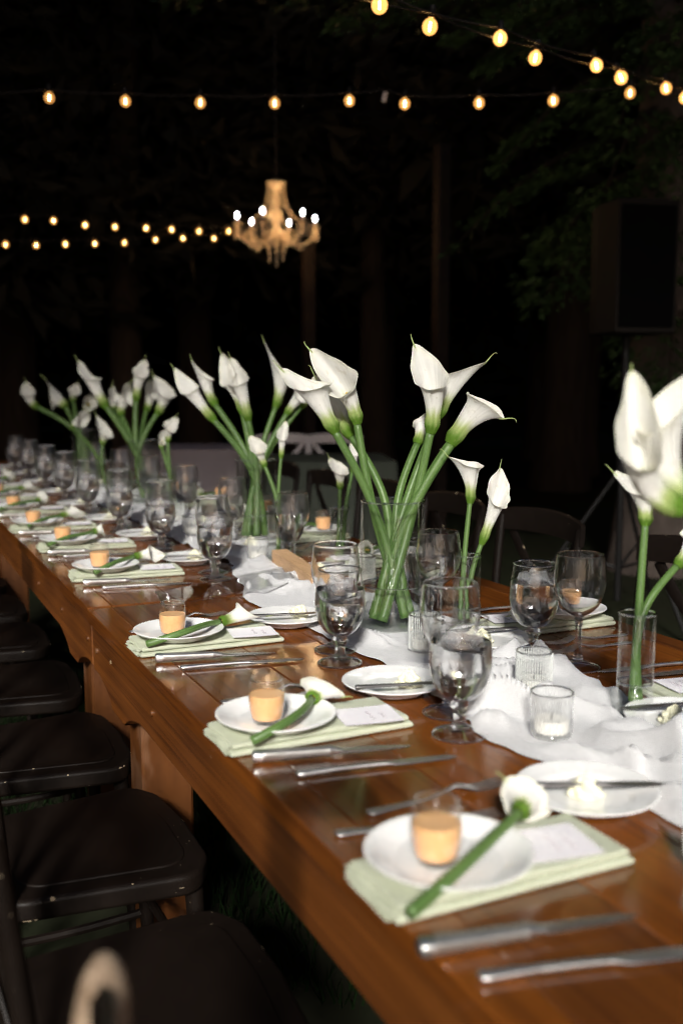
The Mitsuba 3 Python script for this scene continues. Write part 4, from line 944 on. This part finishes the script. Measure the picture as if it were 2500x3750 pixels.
# ------------------------------------------------------------------ trees
def trunk_mesh(h, r, seed, lean=(0, 0)):
    n, k = 26, 16
    z = np.linspace(0, h, n)
    c = np.c_[lean[0] * z / h + .08 * np.sin(z * .5 + seed), lean[1] * z / h + .08 * np.cos(z * .43 + seed), z]
    rr = r * (1 - .65 * z / h) + r * .5 * np.exp(-z / .35)
    m = tube(c, rr, k); v = m.vertices.copy()
    ctr = np.repeat(c, k, 0); d = v[:n * k] - ctr
    v[:n * k] = ctr + d * (1 + .28 * (meshkit.fbm(v[:n * k] * [6, 6, 1.2], 3, seed) - .5))[:, None]
    m.vertices = v; return m
def conifer_crown(h, r, z0, n, seed, leaf=(.16, .5)):
    """Drooping boughs of needle sprays: many small crossed blades along each bough."""
    g = np.random.default_rng(seed)
    z = z0 + (h - z0) * g.uniform(0, 1, n) ** 1.15
    R = r * (1 - (z - z0) / (h - z0)) ** .75 * (.75 + .5 * meshkit.noise(np.c_[z * 1.7, z * 0, z * 0], seed)) + .15
    a = g.uniform(0, 2 * PI, n); bough = np.floor(a / (2 * PI) * 11 + z * 2.3)
    a = a + (meshkit.noise(np.c_[bough * 3.7, z * 0, z * 0], seed + 2) - .5) * .9
    s = g.uniform(.12, 1, n) ** .6
    p = np.c_[R * s * np.cos(a), R * s * np.sin(a), z - .35 * s * R * .6 + .25 * (meshkit.noise(np.c_[bough, z * 0, z * 0], seed + 5) - .5)]
    d = np.c_[np.cos(a), np.sin(a), g.uniform(-.7, .1, n)] + g.normal(0, .45, (n, 3)); d /= np.linalg.norm(d, axis=1, keepdims=True)
    sd = np.cross(d, g.normal(0, 1, (n, 3))); sd /= np.linalg.norm(sd, axis=1, keepdims=True)
    L = g.uniform(*leaf, n)[:, None]; W = L * g.uniform(.10, .24, n)[:, None]
    v = np.stack([p - sd * W, p + d * L * .5 - sd * W * .8, p + d * L, p + d * L * .5 + sd * W], 1).reshape(-1, 3)
    i = np.arange(n)[:, None] * 4
    return tm(v, np.vstack([i + [0, 1, 2], i + [0, 2, 3]]))
TR = [(ply(trunk_mesh(13, .22, s), 'm_bark', smooth=True), ply(conifer_crown(15, 2.5, z0, 9000, s), 'm_needle')) for s, z0 in ((1, 3.2), (2, 2.4), (3, 4.2))]
spots = [(-1.2, 10.5), (.5, 11.8), (1.6, 13.0), (2.7, 11.2), (4.1, 13.2), (5.3, 10.4), (6.3, 12.4), (7.6, 10.0), (9.1, 11.5), (8.4, 7.7), (10.8, 9.2), (-3.0, 11.5), (11.0, 6.2), (2.0, 16.5), (6.5, 16.0), (-.6, 15.2), (10.2, 14.2)]
for i, (x, y) in enumerate(spots):
    t = thing('conifer_tree', 'dark conifer standing behind the tables, barely lit', 'tree', 'dark conifers behind the tables')
    m = M(tr(x, y, 0), rz(i * 67), T().scale(1 + .12 * ((i * 7) % 5 - 2)))
    part(t, 'trunk', TR[i % 3][0], m); part(t, 'crown', TR[i % 3][1], m)
# the tree right of the tables, with low boughs that catch the bulbs
t = thing('leafy_tree', 'broad tree behind the loudspeaker with low green boughs under the bulbs', 'tree')
part(t, 'trunk', ply(trunk_mesh(11, .25, 9, (.3, 0)), 'm_bark_flash_lit', smooth=True), tr(4.92, 5.50, 0))
def bough_leaves():
    g = np.random.default_rng(21)
    tips = [(3.97, 5.46, 2.0), (3.76, 5.66, 2.65), (3.5, 5.4, 3.15), (3.2, 5.3, 3.25), (4.2, 5.2, 2.4), (4.3, 5.1, 1.75), (3.6, 5.9, 2.2), (4.4, 4.6, 3.0), (2.6, 5.6, 3.35), (4.6, 5.0, 1.2), (3.9, 4.6, 3.4), (4.05, 4.9, 2.75), (4.6, 4.6, 2.3), (1.7, 5.9, 3.45), (3.75, 5.2, 1.75)]
    P, D, limbs = [], [], []
    for k, tp in enumerate(tips):
        base = np.array([5.1, 5.5, min(3.6, tp[2] + .7)]); tp = np.array(tp)
        c = spline([base, (base + tp) / 2 + [0, 0, .25], tp], 30)
        limbs.append(tube(c, np.linspace(.030, .004, 30), 6))
        d = (tp - base) / np.linalg.norm(tp - base)
        m = 900
        s = g.uniform(.25, 1.02, m); i = np.clip((s * 29).astype(int), 0, 29)
        side = np.cross(d, [0, 0, 1]); side /= np.linalg.norm(side)
        w = (g.uniform(-1, 1, m)) * .42 * np.sin(np.clip(s, 0, 1) * PI * .86 + .25)
        fr = np.floor(s * 13); w2 = np.sign(w) * np.abs(w)
        p = c[i] + side * w2[:, None] + d * (np.abs(w2) * .45)[:, None] + np.c_[g.normal(0, .025, (m, 2)), -.30 * np.abs(w2) + g.normal(0, .02, m)]
        keep = meshkit.noise(p * [5, 5, 7], k) > .36
        P.append(p[keep]); D.append((np.sign(w2)[:, None] * side + d * .8 + [0, 0, -.35])[keep])
    P, D = np.vstack(P), np.vstack(D); n = len(P)
    D = D + g.normal(0, .35, (n, 3)); D /= np.linalg.norm(D, axis=1, keepdims=True)
    sd = np.cross(D, g.normal(0, 1, (n, 3)) + [0, 0, 2]); sd /= np.linalg.norm(sd, axis=1, keepdims=True)
    L = g.uniform(.04, .09, n)[:, None]; W = L * .22
    v = np.stack([P - sd * W * .3, P + D * L * .5 - sd * W, P + D * L, P + D * L * .5 + sd * W], 1).reshape(-1, 3)
    i = np.arange(n)[:, None] * 4
    return cat(*limbs), tm(v, np.vstack([i + [0, 1, 2], i + [0, 2, 3]]))
lm, lv = bough_leaves()
part(t, 'limbs', ply(lm, 'm_bark', smooth=True)); part(t, 'crown', ply(lv, 'm_leaf'))
up = conifer_crown(13, 3.0, 4.2, 9000, 33, (.08, .25)); up.apply_translation([5.2, 5.5, 0])
part(t, 'upper_crown', ply(up, 'm_needle'))
# the forest all round: far trunks and dense crowns as one mass; behind the viewpoint an added grove blocks the sun instead
def forest():
    g = np.random.default_rng(77); ms = []
    for k in range(150):
        a = g.uniform(0, 2 * PI) if k > 84 else CAMA + g.uniform(-1.25, 1.25)
        d = g.uniform(18, 40); x, y = d * math.cos(a) + 1.5, d * math.sin(a) + 4
        h, r = g.uniform(15, 24), g.uniform(2.2, 3.4)
        behind = x * (-SUN[0]) + y * (-SUN[1]) < -2
        if behind: continue
        c = conifer_crown(h, r, g.uniform(.4, 2.0), 1100, 300 + k, (.6, 1.5)); c.apply_translation([x, y, 0]); ms.append(c)
        core = lathe([(0, .3), (r * .62, 1.0), (r * .5, h * .4), (0, h * .92)], 9); core.apply_translation([x, y, 0]); ms.append(core)
        tk = tube([(x, y, 0), (x, y, 3)], .25, 7); ms.append(tk)
    return cat(*ms)
CAMA = PI / 2 - CAM_YAW
single('forest', ply(forest(), 'm_needle'), label='dark mass of forest beyond the tables', category='forest', kind='stuff')
def grove():  # added trees out of view, shaped to block the sun from the background
    g = np.random.default_rng(5); ms = []
    hx, hy = -SUN[0], -SUN[1]; l = math.hypot(hx, hy); hx, hy = hx / l, hy / l
    for row, (b, off) in enumerate([(14.0, 0), (17.0, 1.5)]):
        for k in range(-13, 14):
            s = k * 3.0 + off; r = 2.3 + g.uniform(0, .3)
            x, y = -hx * (b + 0) - hy * s, -hy * b + hx * s
            z0 = SUN_BLOCK_Z + 1.7 * row + g.uniform(-.05, .25)
            prof = [(0, z0 - .05), (r * .8, z0), (r, z0 + .6), (r * .98, 26), (r * .7, 36), (0, 44)]
            c = lathe(prof, 14); v = c.vertices.copy()
            v[:, :2] *= (1 + .16 * (meshkit.noise(v * [1.1, 1.1, .5] + [k, row, 0], 4) - .5))[:, None]
            c.vertices = v; c.apply_translation([x, y, 0]); ms.append(c)
            tk = tube([(x, y, 0), (x, y, z0)], .28, 8)
            if abs(s) > 6: ms.append(tk)
    return cat(*ms)
SUN_BLOCK_Z = 10.95  # crown base height sets how far along the tables the sun reaches
single('sun_block_grove', ply(grove(), 'm_needle', smooth=40), label='added unseen conifer grove behind the viewpoint, its high crowns keeping sun off the woods', category='trees', kind='stuff')
